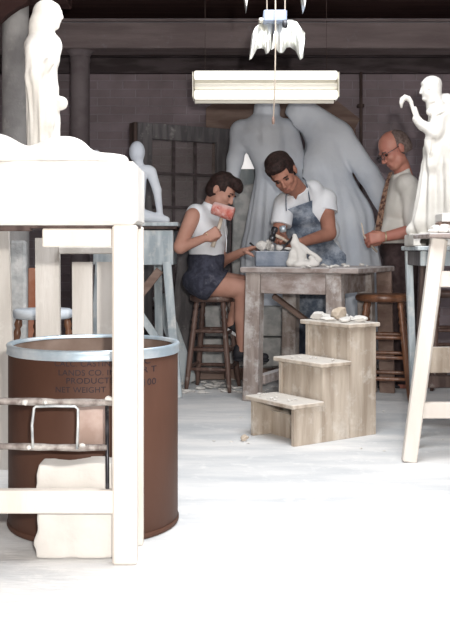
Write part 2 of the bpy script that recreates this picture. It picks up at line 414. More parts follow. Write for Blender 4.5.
# ================= against the back wall
def frame_to(rz, loc, mb): return mb.xf(rz, loc)
a = W(138,0,7.3); b = W(230,0,7.72)
dr = thing('paned_door', 'dark wooden door with small panes leaning by the brick wall behind the woman', 'door', (a.x, a.y, 0))
ang = math.atan2(b.y-a.y, b.x-a.x); wdt = (Vector((b.x,b.y))-Vector((a.x,a.y))).length; HD = 1.955
def dbar(x0, x1, z0, z1, t0=0, t1=.045): return MB().box((x0,t0,z0), (x1,t1,z1), bev=.004)
f = dbar(0,.125,0,HD); f.box((wdt-.12,0,0), (wdt,.045,HD)); f.box((.125,0,HD-.125), (wdt-.12,.045,HD)); f.box((.125,0,0), (wdt-.12,.045,.22))
dfr = f.xf(ang, (a.x,a.y,0)).build('door_frame', 'grey_wood', dr)
m = MB(); xs = [.125+(wdt-.245)*i/3 for i in range(4)]; zs = [.22+(HD-.345)*i/6 for i in range(7)]
for x in xs[1:-1]: m.box((x-.011,.008,.22), (x+.011,.037,HD-.125), bev=.003)
for z in zs[1:-1]: m.box((.125,.006,z-.011), (wdt-.12,.039,z+.011), bev=.003)
m.xf(ang, (a.x,a.y,0)).build('glazing_bars', 'beam_dark', dfr)
for i in range(3):
    for j in range(6):
        MB().box((xs[i]+.008,.02,zs[j]+.008), (xs[i+1]-.008,.024,zs[j+1]-.008), bev=0).xf(ang, (a.x,a.y,0)).build('pane', 'dusty_pane', dfr)
MB().box((-.03,.0,0), (-.002,.10,1.955)).xf(ang, (a.x,a.y,0)).build('edge_post', 'dark_wood', dr)
# brown board with cut corners
def PX(p, d): v = W(p[0], p[1], d); return (v.x, v.z)
bd = MB().prism([PX(p, 7.9) for p in [(206,129),(206,108),(232,92),(326,92),(360,119),(352,134),(320,134),(316,129)]], 7.9, 7.96)
bd.box((W(212,0,7.9).x,7.91,0), (W(216,0,7.9).x,7.95,2.0)); bd.box((W(352,0,7.9).x,7.91,0), (W(356,0,7.9).x,7.95,1.98))
tag(bd.build('display_board', 'brown_wood'), 'brown board with cut off corners standing behind the heads of the big statues', 'board')
gp = MB().box((W(232,0,7.7).x,7.79,0), (W(262,0,7.7).x,7.83,W(0,168,7.7).z))
tag(gp.build('grey_slab', 'blue_wood'), 'blue-grey upright slab seen in the gap under the arm of the left statue', 'panel')
M['glow_white'] = emis('glow_white', (1,.97,.95), .75)  # glow added to a white panel on the wall so it shows bright
struct(MB().box((W(233,0,8.19).x,8.17,W(0,172,8.19).z), (W(258,0,8.19).x,8.195,W(0,143,8.19).z), bev=.002), 'glow_panel_1', 'glow_white')
pb = sdf_mesh('plaster_block', [ell((.2, 7.66, .7), (.5,.5,.95))], 'plaster_rough', None, .02,
  mod=lambda G,X,Y,Z: np.maximum(np.maximum(np.abs(X-.19)-.13+.012*np.sin(9*Z+3)*np.sin(5*Y), np.abs(Y-7.66)-.08+.012*np.sin(11*X+7*Z)), np.maximum(Z-1.49+.015*np.sin(15*X), .001-Z)))
tag(pb, 'rough white plaster block standing behind the seated woman', 'block')
# platform under the big statues
pf = thing('statue_platform', 'low timber platform with brown front plank under the big statues', 'platform', (.80, 7.2, 0))
MB().box((-.30,6.78,0.005), (1.62,6.82,.085)).build('front_plank', 'brown_wood', pf)
q = MB()
for i in range(9): q.box((-.01+i*.18,6.82,.06), (-.01+(i+1)*.18-.006,7.53,.088))
for x in (.02,.7,1.5): q.box((x,6.83,.003), (x+.08,7.52,.06))
q.build('deck', 'dusty_wood', pf)

pf_deck = MB().box((-.22,6.822,.06),(-.014,7.08,.088)); pf_deck.box((-.20,6.83,.003),(-.14,7.06,.06)); pf_deck.build('deck','dusty_wood',pf)
for i,(x0,x1,z0,z1,lab) in enumerate([(-.17,.20,.0885,.30,'rough pale stone block low behind the legs of the woman\'s stool'),(.205,.52,.0885,.31,'rough pale stone block low behind the work table, left of the young man\'s legs'),(-.15,.47,.315,.54,'long rough pale stone block lying on two lower ones behind the woman')]):
    o = sdf_mesh('stone_block', [ell(((x0+x1)/2, 6.88, (z0+z1)/2), (.5,.3,.4))], 'plaster_rough', None, .012,
      mod=lambda G,X,Y,Z: np.maximum(np.maximum(np.abs(X-(x0+x1)/2)-(x1-x0)/2+.004+.004*np.sin(31*Z+i), np.abs(Y-6.89)-.06+.004*np.sin(23*X+7*Z+i)), np.maximum(np.maximum(Z-z1+.004, z0+.001-Z), np.abs(Z-(z0+z1)/2)-(z1-z0)/2+.001)))
    tag(o, lab, 'block')
# ================= things standing at the back left
# grey boards leaning in the shadow behind the woman's stool
g1 = MB().bar((W(176,0,6.9).x,6.86,.0), (W(190,0,7.0).x,7.06,1.05), .15, .03, up=(0,1,0))
tag(g1.build('leaning_board', 'grey_wood'), 'grey board leaning in the dark behind the seated woman', 'board')
g1 = MB().bar((W(190,0,6.7).x,6.66,.0), (W(160,0,6.8).x,6.80,.62), .11, .025, up=(0,1,0))
tag(g1.build('slanted_board', 'blue_wood'), 'blue-grey board slanting behind the left stand', 'board')

# back left stand with seated figure
TB = 6.0
bt = thing('modelling_table', 'pale blue-grey wooden stand with cross braces left of the woman', 'stand', (W(140,0,TB).x, TB+.25, 0))
def bx(px0, px1, py0, py1, d0, d1, bev=.004, mb=None):
    """box whose front face at depth d0 covers the pixel range, running back to d1"""
    a = W(px0, py1, d0); b = W(px1, py0, d0)
    return (mb or MB()).box((a.x, d0, a.z), (b.x, d1, b.z), bev=bev)
bx(88,178,222,226,TB-.02,TB+.55).build('tabletop', 'blue_wood', bt)
bx(92,176,226,229,TB-.0,TB+.53).build('under_board', 'dark_wood', bt)
bx(93,173,230,265,TB+.02,TB+.5).build('apron_box', 'blue_wood', bt)
for (x0, x1, d0, d1) in [(167,178,TB+.03,TB-.02), (158,160,TB+.47,TB+.55), (100,92,TB+.03,TB-.02), (108,104,TB+.47,TB+.55)]:
    MB().bar((W(x0,265,d0).x, d0, W(0,262,d0).z), (W(x1,400,d1).x, d1, .0), .055, .05, up=(0,1,0)).build('leg', 'blue_wood', bt)
MB().bar(W(171,365,TB-.01), W(104,365,TB-.01), .04, .02).build('stretcher', 'blue_wood', bt)
MB().bar(W(100,345,TB+.06), W(160,270,TB+.06), .055, .02, up=(0,1,0)).build('brace', 'brown_wood', bt)
MB().bar(W(120,285,TB+.09), W(168,355,TB+.09), .05, .02, up=(0,1,0)).build('brace', 'blue_wood', bt)
# small seated figure cast
D=6.12
fp = [ell(W(137,152,D), (.052,.062,.072)), cap(W(138,158,D), W(139,168,D), .03, .035),
      cap(W(132,172,D), W(148,171,D), .045, .04), cap(W(136,177,D), W(133,208,D), .070, .075),
      cap(W(151,172,D), W(157,190,D), .036, .028), cap(W(157,190,D), W(160,214,D), .028, .02),
      cap(W(141,215,D), W(160,219,D), .045, .03), cap(W(158,218,D), W(166,220,D), .03, .026),
      cap(W(131,172,D), W(122,200,D), .04, .03), cap(W(136,214,D), W(112,168,D), .06, .042), cap(W(112,168,D), W(96,154,D), .042, .028),
      cap(W(112,168,D), W(98,216,D), .04, .03), cap(W(96,217,D), W(120,217,D), .03, .04)]
sf = sdf_mesh('seated_figure', fp, 'plaster_grey', None, .007, .012, mod=lambda G,X,Y,Z: np.maximum(G, W(0,222,TB-.02).z+.001-Z))
tag(sf, 'small pale plaster figure sitting back on one straight arm on the back left stand', 'sculpture')

# ================= stools
def make_stool(name, label, wood, seat_m, H, R, group=None):
    t = thing(name, label, 'stool', (0,0,0), group)
    MB().lathe([(R*.9,H-.045),(R*.98,H-.038),(R,H-.02),(R*.97,H-.006),(R*.9,H)], n=36).build('seat', seat_m, t, True)
    top = R*.80; bot = R*1.33
    ends = []
    for k in range(4):
        a = math.pi/4+k*math.pi/2; A = Vector((top*math.cos(a), top*math.sin(a), H-.04)); B = Vector((bot*math.cos(a), bot*math.sin(a), 0))
        pts = []; rr = []
        n = 34
        for i in range(n+1):
            s = i/n; r = .0155+.004*math.sin(s*math.pi)
            if .04 < s < .34: r += .0045*math.sin(s*130)
            if s > .9: r *= 1-(s-.9)*2.5
            pts.append(A.lerp(B, s)); rr.append(r)
        MB().tube(pts, rr, 12).build('leg', wood, t, True); ends.append((A, B))
    for lv, (h0, h1) in enumerate([(.23,.23),(.43,.40),(.62,.58)] if H > .6 else [(.3,.26),(.55,.5)]):
        for k in range(4):
            s = h0 if k % 2 == 0 else h1+.02; s = 1-s*.65/(H-.04)*1.0 if H > .6 else 1-s
            A = ends[k][0].lerp(ends[k][1], s); B = ends[(k+1) % 4][0].lerp(ends[(k+1) % 4][1], s)
            mid = (A+B)/2
            MB().tube([A, A.lerp(B,.2), mid, A.lerp(B,.8), B], [.009,.012,.0135,.012,.009], 10).build('rung', wood, t, True)
    return t
st1 = make_stool('stool', 'dark turned wooden stool the woman in the white blouse sits on', 'stool_dark', 'stool_dark', .645, .160)
st1.location = (W(213,0,6.36).x, 6.36, 0); st1.rotation_euler = (0,0,-.227)
st2 = make_stool('stool', 'glossy brown round stool under the right end of the work table', 'stool_wood', 'stool_wood', .67, .182)
st2.location = (W(384,0,5.93).x, 5.93, 0); st2.rotation_euler = (0,0,-.227)
st3 = copy_tree(st2, None, (W(446,0,6.5).x, 6.45, 0), .1, 'dark stool half hidden behind the rails of the white A-frame stand')
for ch in st3.children:
    if ch.type == 'MESH':
        ch.data = ch.data.copy(); ch.data.materials[0] = M['stool_dark']
st4 = make_stool('stool', 'stool with white dusty seat and turned brown legs behind the big drum', 'stool_wood', 'stool_top', .665, .145)
st4.location = (W(43,0,4.5).x, 4.5, 0); st4.rotation_euler = (0,0,.75)

# ================= behind the drum on the left
q = MB().box((W(9,0,4.9).x,4.9,0), (W(25.5,0,4.9).x,4.96,1.0), bev=.012)
o = tag(q.build('plaster_pier', 'plaster_rough'), 'pitted white plaster pier behind the dusty white stool', 'pier')
q = MB().box((W(28,0,5.2).x,5.2,0), (W(38,0,5.2).x,5.23,W(0,268,5.2).z), bev=.004)
tag(q.build('orange_board', 'orange'), 'orange-brown board standing behind the white slats', 'board')
q = MB(); d = 4.02; q.prism([(-1.35,0), (W(17,0,d).x,0), (W(8,0,d).x,W(0,228,d).z), (-1.35,W(0,228,d).z)], d, d+.03)
tag(q.build('grey_board', 'slat_white'), 'pale grey board standing at the left edge behind the drum', 'board')
D = 3.95
sl = thing('slatted_rack', 'whitewashed upright slats standing behind the drum', 'rack', (W(75,0,D).x, D, 0))
for (x0,x1,b0,b1,y0) in [(35,59,37,61,238),(72,92,73,93,262),(97,113,97,113,262),(118,134,118,134,262)]:
    MB().prism([PX((x0,y0),D), PX((x1,y0),D), (PX((b1,474),D)[0],.0), (PX((b0,474),D)[0],.0)][::-1], D, D+.03).build('slat', 'slat_white', sl)
bx(58,140,247,254,D-.03,D-.001).build('top_rail', 'slat_white', sl)
bx(36,136,440,452,D+.031,D+.06).build('bottom_rail', 'slat_white', sl)

# ================= the drum
DX, DY, DR, DH = W(94,0,3.27).x, 3.27, .2945, .622
dm = thing('fibre_drum', 'large brown fibre drum with stencilled writing and a grey metal rim', 'drum', (DX, DY, 0))
MB().lathe([(DR-.006,0.004),(DR,.012),(DR,DH-.005),(DR-.008,DH),(DR-.012,DH-.005),(DR-.012,.02),(0.001,.02)], (DX,DY,0), n=96, cap=False).build('barrel', 'drum', dm, True)
MB().lathe([(DR-.014,DH-.006),(DR-.012,DH+.004),(DR+.003,DH+.006),(DR+.007,DH),(DR+.0045,DH-.008),(DR+.0045,DH-.022),(DR+.006,DH-.027),(DR+.001,DH-.030)], (DX,DY,0), n=96, cap=False).build('metal_rim', 'steel', dm, True)
MB().lathe([(DR+.001,0.002),(DR+.004,.008),(DR+.004,.016),(DR+.001,.02)], (DX,DY,0), n=96, cap=False).build('base_rim', 'drum', dm, True)
MB().lathe([(DR-.0125,.30),(DR-.0125,DH-.008)], (DX,DY,0), n=96, cap=False).build('inner_lining', 'drum_in', dm, True)
def drum_patch(x0, x1, z0, z1, off, material, name):
    vs=[]; fs=[]; n=14
    for i in range(n+1):
        x = x0+(x1-x0)*i/n
        for z in (z0, z1):
            for r in (DR+.0003, DR+off):
                a = math.asin(max(-1,min(1,(x-DX)/DR))); vs.append((DX+r*math.sin(a), DY-r*math.cos(a), z))
    for i in range(n):
        b0=i*4; b1=b0+4
        fs += [(b0+1,b1+1,b1+3,b0+3),(b0,b0+2,b1+2,b1),(b0,b1,b1+1,b0+1),(b0+2,b0+3,b1+3,b1+2)]
    return MB().add(vs,fs).build(name, material, dm, True)
def PXd(px): return (px-225)*3.0/F
drum_patch(PXd(79), PXd(108), W(0,447,2.99).z, W(0,402,2.99).z, .0015, 'paper', 'paper_label')
def stencil(txt, px, py, size, squeeze=1.0):
    cu = bpy.data.curves.new('t', 'FONT'); cu.body = txt; cu.size = size; cu.space_character = 1.05
    o = bpy.data.objects.new('t', cu); C.objects.link(o); bpy.context.view_layer.update()
    me = o.to_mesh(); x0 = PXd(px); z0 = W(0,py,2.99).z
    vs = []
    for v in me.vertices:
        x = x0+v.co.x*squeeze; a = math.asin(max(-.99,min(.99,(x-DX)/DR))); r = DR+.0012
        vs.append((DX+r*math.sin(a), DY-r*math.cos(a), z0+v.co.y))
    fs = [tuple(p.vertices) for p in me.polygons]
    o.to_mesh_clear(); bpy.data.objects.remove(o)
    return MB().add(vs, fs)
for txt, px, py, s, q_ in [('CALC. CASTING CAN',55,366,.026,1.02), ('LANDS CO. INC. FT',59,375,.026,1.05), ('PRODUCTS LBS',67,383,.026,1.1), ('NET WEIGHT',56,392,.026,1.0),
                           ('A C',133,366,.03,1.0), ('O R T',131,375,.028,1), ('100',141,388,.03,.9)]:
    stencil(txt, px, py, s, q_).build('stencilled_writing', 'ink', dm)

# ================= near work stand on the left
NS = thing('work_stand', 'tall white painted wooden stand in the left foreground with lower shelf rail', 'stand', (-.6, 2.95, 0))
D0 = 2.80
pz = W(0,225,D0).z
def leg(px0, px1, d0, d1, name='leg'):
    a = W(px0,0,d0); b = W(px1,0,d0); return MB().box((a.x,d0,0), (b.x,d1,pz), bev=.006).build(name, 'painted_white', NS)
leg(112,137,D0,D0+.045); 
MB().box((W(130,0,2.98).x, 2.985,0), (W(143,0,2.985).x, 3.02, pz), bev=.004).build('leg', 'painted_white', NS)
MB().box((-1.25,D0,0), (-1.175,D0+.045,pz), bev=.006).build('leg', 'painted_white', NS)
MB().box((-1.25,2.985,0), (-1.20,3.02,pz), bev=.006).build('leg', 'painted_white', NS)
bx(-120,113,491,514,D0+.002,D0+.04, mb=None).build('shelf_rail', 'painted_white', NS)
bx(42,112.2,228.5,247,D0+.05,D0+.09).build('upper_rail', 'painted_white', NS)
bx(-110,30,226,231,D0+.05,D0+.09).build('top_batten', 'dark_wood', NS)
bx(-110,137,225.1,228,D0+.05,D0+.24).build('bearer', 'dark_wood', NS)
# iron rack parts fixed to the stand
def zrod(px0, px1, py, d, r, name, m):
    n = 16; pts=[]; rs=[]
    for i in range(n+1):
        s=i/n; v = W(px0+(px1-px0)*s, py+.7*math.sin(s*9), d); pts.append(v); rs.append(r*(1+.12*math.sin(s*31)))
    return MB().tube(pts, rs, 10).build(name, m, NS, True)
zrod(-115,113,402,D0+.03,.0115,'upper_pole','iron')
zrod(-115,107,447,D0+.03,.0105,'lower_pole','iron')
lp = [W(33,448,D0+.015), W(32,425,D0+.015), W(34,408,D0+.015), W(36,406.5,D0+.015), W(55,406,D0+.015), W(75,406.5,D0+.015), W(78,409,D0+.015), W(78,425,D0+.015), W(77,449,D0+.015)]
MB().tube(lp, .0042, 8).build('wire_loop', 'wire', NS, True)
MB().tube([W(107,403,D0+.03), W(107.5,486,D0+.03), W(107.5,492,D0+.03)], .006, 8).build('thin_rod', 'black_metal', NS, True)
for i,(x,y,r) in enumerate([(26,404,.012),(46,403,.010),(109,399,.013),(30,448,.010),(83,446,.011)]): MB().rock(W(x,y,D0+.025)+Vector((0,-.008,-.004)), r, (1,1,.8), i).build('plaster_splash', 'plaster', NS, True)
# slab on the stand
sb = MB().box((-1.30,D0-.002,pz), (W(137,0,D0).x,3.07,W(0,161,D0).z), bev=.014)
tag(sb.build('plaster_slab', 'plaster'), 'thick white plaster slab lying across the top of the near left stand', 'slab')
zt = W(0,161,D0).z
# reclining cast on the slab
d = 2.875
rp = [ell((W(66,0,d).x,d,zt+.022),(.078,.062,.062)), cap((W(48,0,d).x,d,zt+.012),(W(12,0,d).x,d,zt+.0),.045,.05,.05), ell((W(-5,0,d).x,d,zt+.01),(.09,.08,.05)),
      cap((W(78,0,d).x,d-.02,zt+.01),(W(122,0,d).x,d-.01,zt+.004),.024,.014,.04), ell((W(108,0,d).x,d,zt-.0),(.06,.07,.022)), cap((W(-5,0,d).x,d,zt+.02),(W(-60,0,d).x,d,zt+.01),.07,.05,.05)]
o = sdf_mesh('reclining_cast', rp, 'plaster', None, .008, .035, mod=lambda G,X,Y,Z: np.maximum(G, zt+.0005-Z))
tag(o, 'rounded white reclining cast lying on the slab at the left', 'sculpture')
# white block on floor
wb = sdf_mesh('plaster_block', [ell((W(75,0,2.92).x,2.93,.15),(.4,.4,.4))], 'plaster', None, .007,
  mod=lambda G,X,Y,Z: np.maximum(np.maximum(np.abs(X-W(79,0,2.92).x)-.122+.005*np.sin(40*Z+3)+.003*np.sin(90*Z), np.abs(Y-2.905)-.05+.003*np.sin(50*X+20*Z)), np.maximum(Z-.29+.004*np.sin(35*X)-.03*(X+.46), .001-Z)))
tag(wb, 'white plaster block on the floor in front of the drum', 'block')

# ================= work table in the middle
th = math.radians(25.7)
fd = Vector((math.cos(th), -math.sin(th), 0)); bk = Vector((math.sin(th), math.cos(th), 0))
L0 = Vector((.19, 5.87, 0)); WT = .53; DT = .62
tbc = L0 + fd*WT/2 + bk*DT/2
wt = thing('work_table', 'dusty wooden work table with thick square legs in the middle', 'table', (tbc.x, tbc.y, 0))
ZT = .843
def tl(u, v, z): p = L0+fd*u+bk*v; return Vector((p.x, p.y, z))
def tbox(u0,u1,v0,v1,z0,z1,bev=.004):
    return MB().box((u0,v0,z0),(u1,v1,z1),bev=bev).xf(-th, (L0.x,L0.y,0))
tbox(-.078,WT+.165,-.065,DT+.12,ZT-.035,ZT,.006).build('tabletop', 'dusty_wood_side', wt)
for (u,v) in [(0,0),(WT,0),(WT,DT),(0,DT)]:
    su = -1 if u==0 else 1; sv = -1 if v==0 else 1
    MB().bar(tl(u+su*.015, v+sv*.01, 0), tl(u,v,ZT-.036), .105, .085, up=bk, taper=.93, bev=.005).build('leg', 'dusty_wood', wt)
tbox(.05,WT-.05,-.03,-.005,ZT-.165,ZT-.036).build('apron_board', 'dusty_wood_side', wt)
tbox(.05,WT-.05,DT,DT+.025,ZT-.165,ZT-.036).build('apron_board', 'dusty_wood_side', wt)
tbox(WT-.01,WT+.015,.045,DT-.045,ZT-.165,ZT-.036).build('apron_board', 'dusty_wood_side', wt)
tbox(-.015,.01,.045,DT-.045,ZT-.165,ZT-.036).build('apron_board', 'dusty_wood_side', wt)
MB().bar(tl(.04,.20,.655), tl(WT-.16,.42,.36), .03, .045, up=bk).build('brace', 'brown_wood', wt)
tbox(.0,.05,.04,DT-.04,.10,.16).build('stretcher', 'dusty_wood_side', wt)

MB().bar(tl(WT+.135,DT+.05,0), tl(WT+.115,DT+.04,ZT-.036), .10, .03, up=bk, bev=.003).build('support_board','brown_wood',wt)
# on the table
sbk = MB().box((W(255.5,0,6.0).x,5.98,ZT), (W(293,0,6.0).x,6.18,W(0,251,6.0).z), bev=.006)
tag(sbk.build('stone_block', 'stone_blue'), 'square blue-grey stone block being carved on the work table', 'block')
zb = W(0,251,6.0).z
for i,(x,d_,r,s,lab) in enumerate([(262,6.06,.038,(1.1,.9,.9),'largest white plaster lump, at the left on the stone block'),(272,6.03,.024,(1,1,.9),'white plaster lump in the middle on top of the stone block'),
      (280,6.05,.026,(1,1,.8),'white plaster lump right of centre on the stone block'),(289,6.07,.022,(1.3,1,.6),'flat white plaster piece at the right end of the stone block'),(268,6.12,.03,(1,.7,1.1),'white plaster lump behind the others on the stone block')]):
    tag(MB().rock((W(x,0,d_).x,d_,zb-.001), r*1.15, s, 20+i).build('plaster_lump','plaster',smooth=False), lab, 'plaster piece', 'plaster lumps on the stone block')
d=5.86
bp = [cap(W(295,236,d), W(295.5,243,d), .014, .023,.01), cap(W(295,243,d), W(301,256,d), .024,.034,.02), cap(W(300,246,d), W(320,260,d), .018,.014,.012), ell((W(305,0,d).x,d,ZT+.018),(.095,.06,.030)), cap(W(296,252,d), W(290,263,d), .014,.022,.01), cap(W(311,258,d-.03), W(316,264,d-.04), .016,.02,.01), cap(W(293,252,d),W(291,262,d),.02,.02)]
o = sdf_mesh('small_carving', bp, 'plaster', None, .005, .02, mod=lambda G,X,Y,Z: np.maximum(G+.004*np.sin(75*X+40*Z)*np.sin(60*Y+50*Z), ZT+.0005-Z))
tag(o, 'small pointed white carving with a beak-like top standing on the work table', 'sculpture')
k=0
tr = random.Random(3)
for i in range(26):
    u = tr.uniform(-.07,WT+.08); v = tr.uniform(-.08,.06) if i<18 else tr.uniform(0,DT)
    p = tl(u,v,ZT); px = 225+p.x*F/p.y
    if 252<px<322 and v>-.03 : continue
    r = tr.uniform(.007,.017)
    tag(MB().rock((p.x,p.y,ZT), r, (1.4,1,.7), i).build('plaster_chip','plaster'), 'small white plaster chip lying on the work table top', 'plaster chip', 'chips on the work table')

# ================= step stool
ph = math.radians(35); CX, CY = .333, 4.485
def sx(mb): # local: x = along the side (0 front .. S back), y = from right side (0) to left side (w)
    return mb.xf(ph, (CX, CY, 0))
SW, SS = .35, .545; s3 = SS/3
ss = thing('step_stool', 'three tread wooden step stool dusted white in front of the table', 'steps', (CX+.1, CY+.3, 0))
TH = [.205,.392,.578]
for y0 in (0, SW-.022):
    q = MB(); poly = [(0,0),(SS,0),(SS,TH[2]-.022),(2*s3,TH[2]-.022),(2*s3,TH[1]-.022),(s3,TH[1]-.022),(s3,TH[0]-.022),(0,TH[0]-.022)]
    n=len(poly); vs=[(x,y0,z) for x,z in poly]+[(x,y0+.022,z) for x,z in poly]
    # split in three planks so every face is convex
    q.box((0,y0,0),(s3-.0008,y0+.022,TH[0]-.0225),bev=.0015); q.box((s3+.0008,y0,0),(2*s3-.0008,y0+.022,TH[1]-.0225),bev=.0015); q.box((2*s3+.0008,y0,0),(SS,y0+.022,TH[2]-.0225),bev=.0015)
    sx(q).build('side_panel','step_wood',ss)
for i in range(3):
    x0 = i*s3-.022; x1=(i+1)*s3-.004 if i<2 else SS+.012
    sx(MB().box((x0,-.02,TH[i]-.022),(x1,SW+.02,TH[i]),bev=.004)).build('tread','step_wood',ss)
for i in (1,2):
    q=MB(); z0=TH[i-1]+.0; z1=TH[i]-.023
    for j in range(3): q.box((i*s3+.012,.023+j*(SW-.046)/3,z0-.02),(i*s3+.028,.023+(j+1)*(SW-.046)/3-.001,z1),bev=.001)
    sx(q).build('riser','step_wood',ss)
sx(MB().box((.11,.023,0),(.125,SW-.023,.12),bev=.001)).build('lower_board','step_wood',ss)
sx(MB().box((SS-.02,.023,0.02),(SS-.004,SW-.023,TH[2]-.024),bev=.001)).build('back_board','step_wood',ss)
def spt(x,y): c,s=math.cos(ph),math.sin(ph); return (CX+x*c-y*s, CY+x*s+y*c)
lumps = [(.42,.255,.022,(1.2,1,.8),'plaster','small white plaster lump touching the dark wood offcut on the top step'),(.385,.07,.018,(1.5,1,.6),'plaster','small white plaster piece at the front right corner of the top step'),(.52,.24,.030,(1.2,1,.8),'plaster','large white plaster lump at the back left of the top step'),(.47,.20,.040,(1,1,.95),'stone_tan','round tan stone, largest thing on the top step'),(.40,.29,.030,(1.3,1,.7),'plaster','flattish white plaster lump at the left end of the top step'),
 (.43,.10,.024,(1.3,1,.6),'plaster','white plaster lump right of the round tan stone on the top step'),(.46,.035,.03,(1.4,1,.6),'plaster','wide white plaster lump near the right end of the top step'),
 (.39,.19,.026,(1.6,1,.5),'plaster','low white plaster lump in front of the round tan stone'),(.50,.13,.020,(1,1,.8),'plaster','small white plaster lump behind the others on the top step')]
for i,(x,y,r,s,m_,lab) in enumerate(lumps):
    p=spt(x,y); tag(MB().rock((p[0],p[1],TH[2]),r*1.15,s,50+i).build('plaster_lump' if m_=='plaster' else 'round_stone',m_), lab,'plaster piece' if m_=='plaster' else 'stone')
p=spt(.47,.30); q_=spt(.45,.245)
tag(MB().bar((p[0],p[1],TH[2]+.012),(q_[0]+.02,q_[1],TH[2]+.014),.03,.022).build('wood_offcut','stool_dark'),'small dark brown wood offcut among the lumps on the top step','wood piece')
for i in range(22):
    st=tr.choice([0,0,1]); x=st*s3+tr.uniform(-.005,.15); y=tr.uniform(0,SW); 
    if x>st*s3+.15: continue
    p=spt(x,y); tag(MB().rock((p[0],p[1],TH[st]),tr.uniform(.004,.010),(1.3,1,.6),80+i).build('plaster_chip','plaster'),'tiny white plaster crumb on the two lower treads of the step stool','plaster chip','crumbs on the step stool treads')

# ================= white A-frame stand at the right
DA=4.17
af = thing('trestle_stand','tall white painted A-frame stand at the right edge','stand',(W(470,0,4.3).x,4.35,0))
zt2 = W(0,238,DA).z
def aleg(x0,d0,x1,d1): MB().bar((W(x1,0,d1).x,d1,0),(W(x0,0,d0).x,d0,zt2),.064,.045,up=(0,1,0),bev=.005).build('leg','painted_white',af)
aleg(438,4.22,409,DA); aleg(515,4.22,540,DA); aleg(440.5,4.44,411.5,4.47); aleg(505,4.44,528,4.47)
def arail(y0,y1,nm,d=DA+.05):
    f_=lambda y: 438+(409-438)*(y-238)/(462-238)
    a=W(f_((y0+y1)/2)-3,(y0+y1)/2,d); b=W(527,(y0+y1)/2,d)
    MB().bar(a,b,.035,abs(y1-y0)*d/F,up=(0,0,1),bev=.004).build(nm,'painted_white',af)
arail(271,287,'rail'); arail(402,418,'rail')
MB().box((W(428,0,DA).x,DA-.03,zt2),(W(525,0,DA).x,4.50,zt2+.022),bev=.005).build('tabletop','dusty_wood_side',af)
for i,(x,d_,r) in enumerate([(433,4.16,.02),(438,4.2,.028),(443,4.17,.024),(448,4.19,.02),(445,4.24,.03),(436,4.25,.022),(452,4.18,.02)]):
    tag(MB().rock((W(x,0,d_).x,d_,zt2+.022),r,(1.3,1,.75),120+i).build('plaster_lump','plaster'),'white plaster lump in the heap on top of the A-frame stand','plaster piece','plaster heap on the A-frame stand')
q=MB().box((W(438,0,4.42).x,4.40,zt2+.022),(W(462,0,4.42).x,4.48,W(0,222,4.4).z))
tag(q.build('brown_box','brown_wood'),'low brown wooden box on the A-frame stand under a white slab','box')
q=MB().box((W(441,0,4.41).x,4.385,W(0,222,4.4).z),(W(465,0,4.42).x,4.53,W(0,213,4.4).z))
tag(q.build('white_slab','plaster'),'small white slab lying on the brown box at the right edge','slab')

# ================= dark table behind it and the friar statue
D=4.6
rt = thing('side_table','grey wooden table behind the A-frame stand carrying the friar statue','table',(W(455,0,D).x,D+.2,0))
bx(418,510,246,250.5,D-.02,D+.42).build('tabletop','blue_wood',rt)
bx(421,506,251,266,D+.01,D+.04).build('apron_board','blue_wood',rt)
MB().box((W(421,0,D+.01).x,D+.041,W(0,266,D).z),(W(421,0,D+.01).x+.03,D+.40,W(0,251,D).z)).build('apron_board','grey_wood',rt)
for (x0,d0,x1,d1,mm) in [(424.5,D+.06,416,D+.10,'dark_wood'),(502,D+.06,504,D+.06,'dark_wood'),(408.5,D+.37,415,D+.37,'blue_wood'),(478,D+.37,478,D+.37,'dark_wood')]:
    MB().bar((W(x1,0,d1).x,d1,0),(W(x0,0,d0).x,d0,W(0,251,d0).z),.035,.04,up=(0,1,0)).build('leg',mm,rt)
bx(428,505,347,373,D+.09,D+.12).build('lower_board','step_wood',rt)
bx(426,492,376,388,D+.30,D+.34).build('stretcher','dark_wood',rt)

# ================= lamps
D=6.2
lf = thing('fluorescent_lamp','long white two-tube fluorescent lamp hanging above the statues','lamp',W(265.5,71,D))
q=MB(); a=W(194,0,D).x; b=W(337,0,D).x
def prof(y): return W(0,y,D).z
q.prism  # housing built as extruded profile along x
def xprism(poly,x0,x1):
    n=len(poly); vs=[(x0,y,z) for y,z in poly]+[(x1,y,z) for y,z in poly]
    return MB().add(vs,[tuple(range(n))[::-1],tuple(range(n,2*n))]+[(i,(i+1)%n,(i+1)%n+n,i+n) for i in range(n)])
xprism([(D-.02,prof(72)),(D+.08,prof(72)),(D+.20,prof(99)),(D+.18,prof(99)),(D+.07,prof(78)),(D,prof(78))],a,b).build('housing','enamel',lf)
for yy,dd,r in ((76.5,-.045,.030),(87,-.03,.021),(96,-.05,.032)):
    MB().tube([(a+.004,D+dd,prof(yy)),(a+.012,D+dd,prof(yy)),(b-.012,D+dd,prof(yy)),(b-.004,D+dd,prof(yy))],[r*.8,r,r,r*.8],20).build('tube','tube' if yy!=87 else 'enamel',lf,True)
for x in (a-.014,b): MB().box((x+.004,D-.05,prof(98)),(x+.010,D+.14,prof(73))).build('end_cap','enamel',lf)
for x in (205,327): MB().tube([(W(x,0,D).x,D+.03,prof(72)),(W(x,0,D).x,D+.03,2.93)],.0016,6).build('hanging_wire','dark_wood',lf)
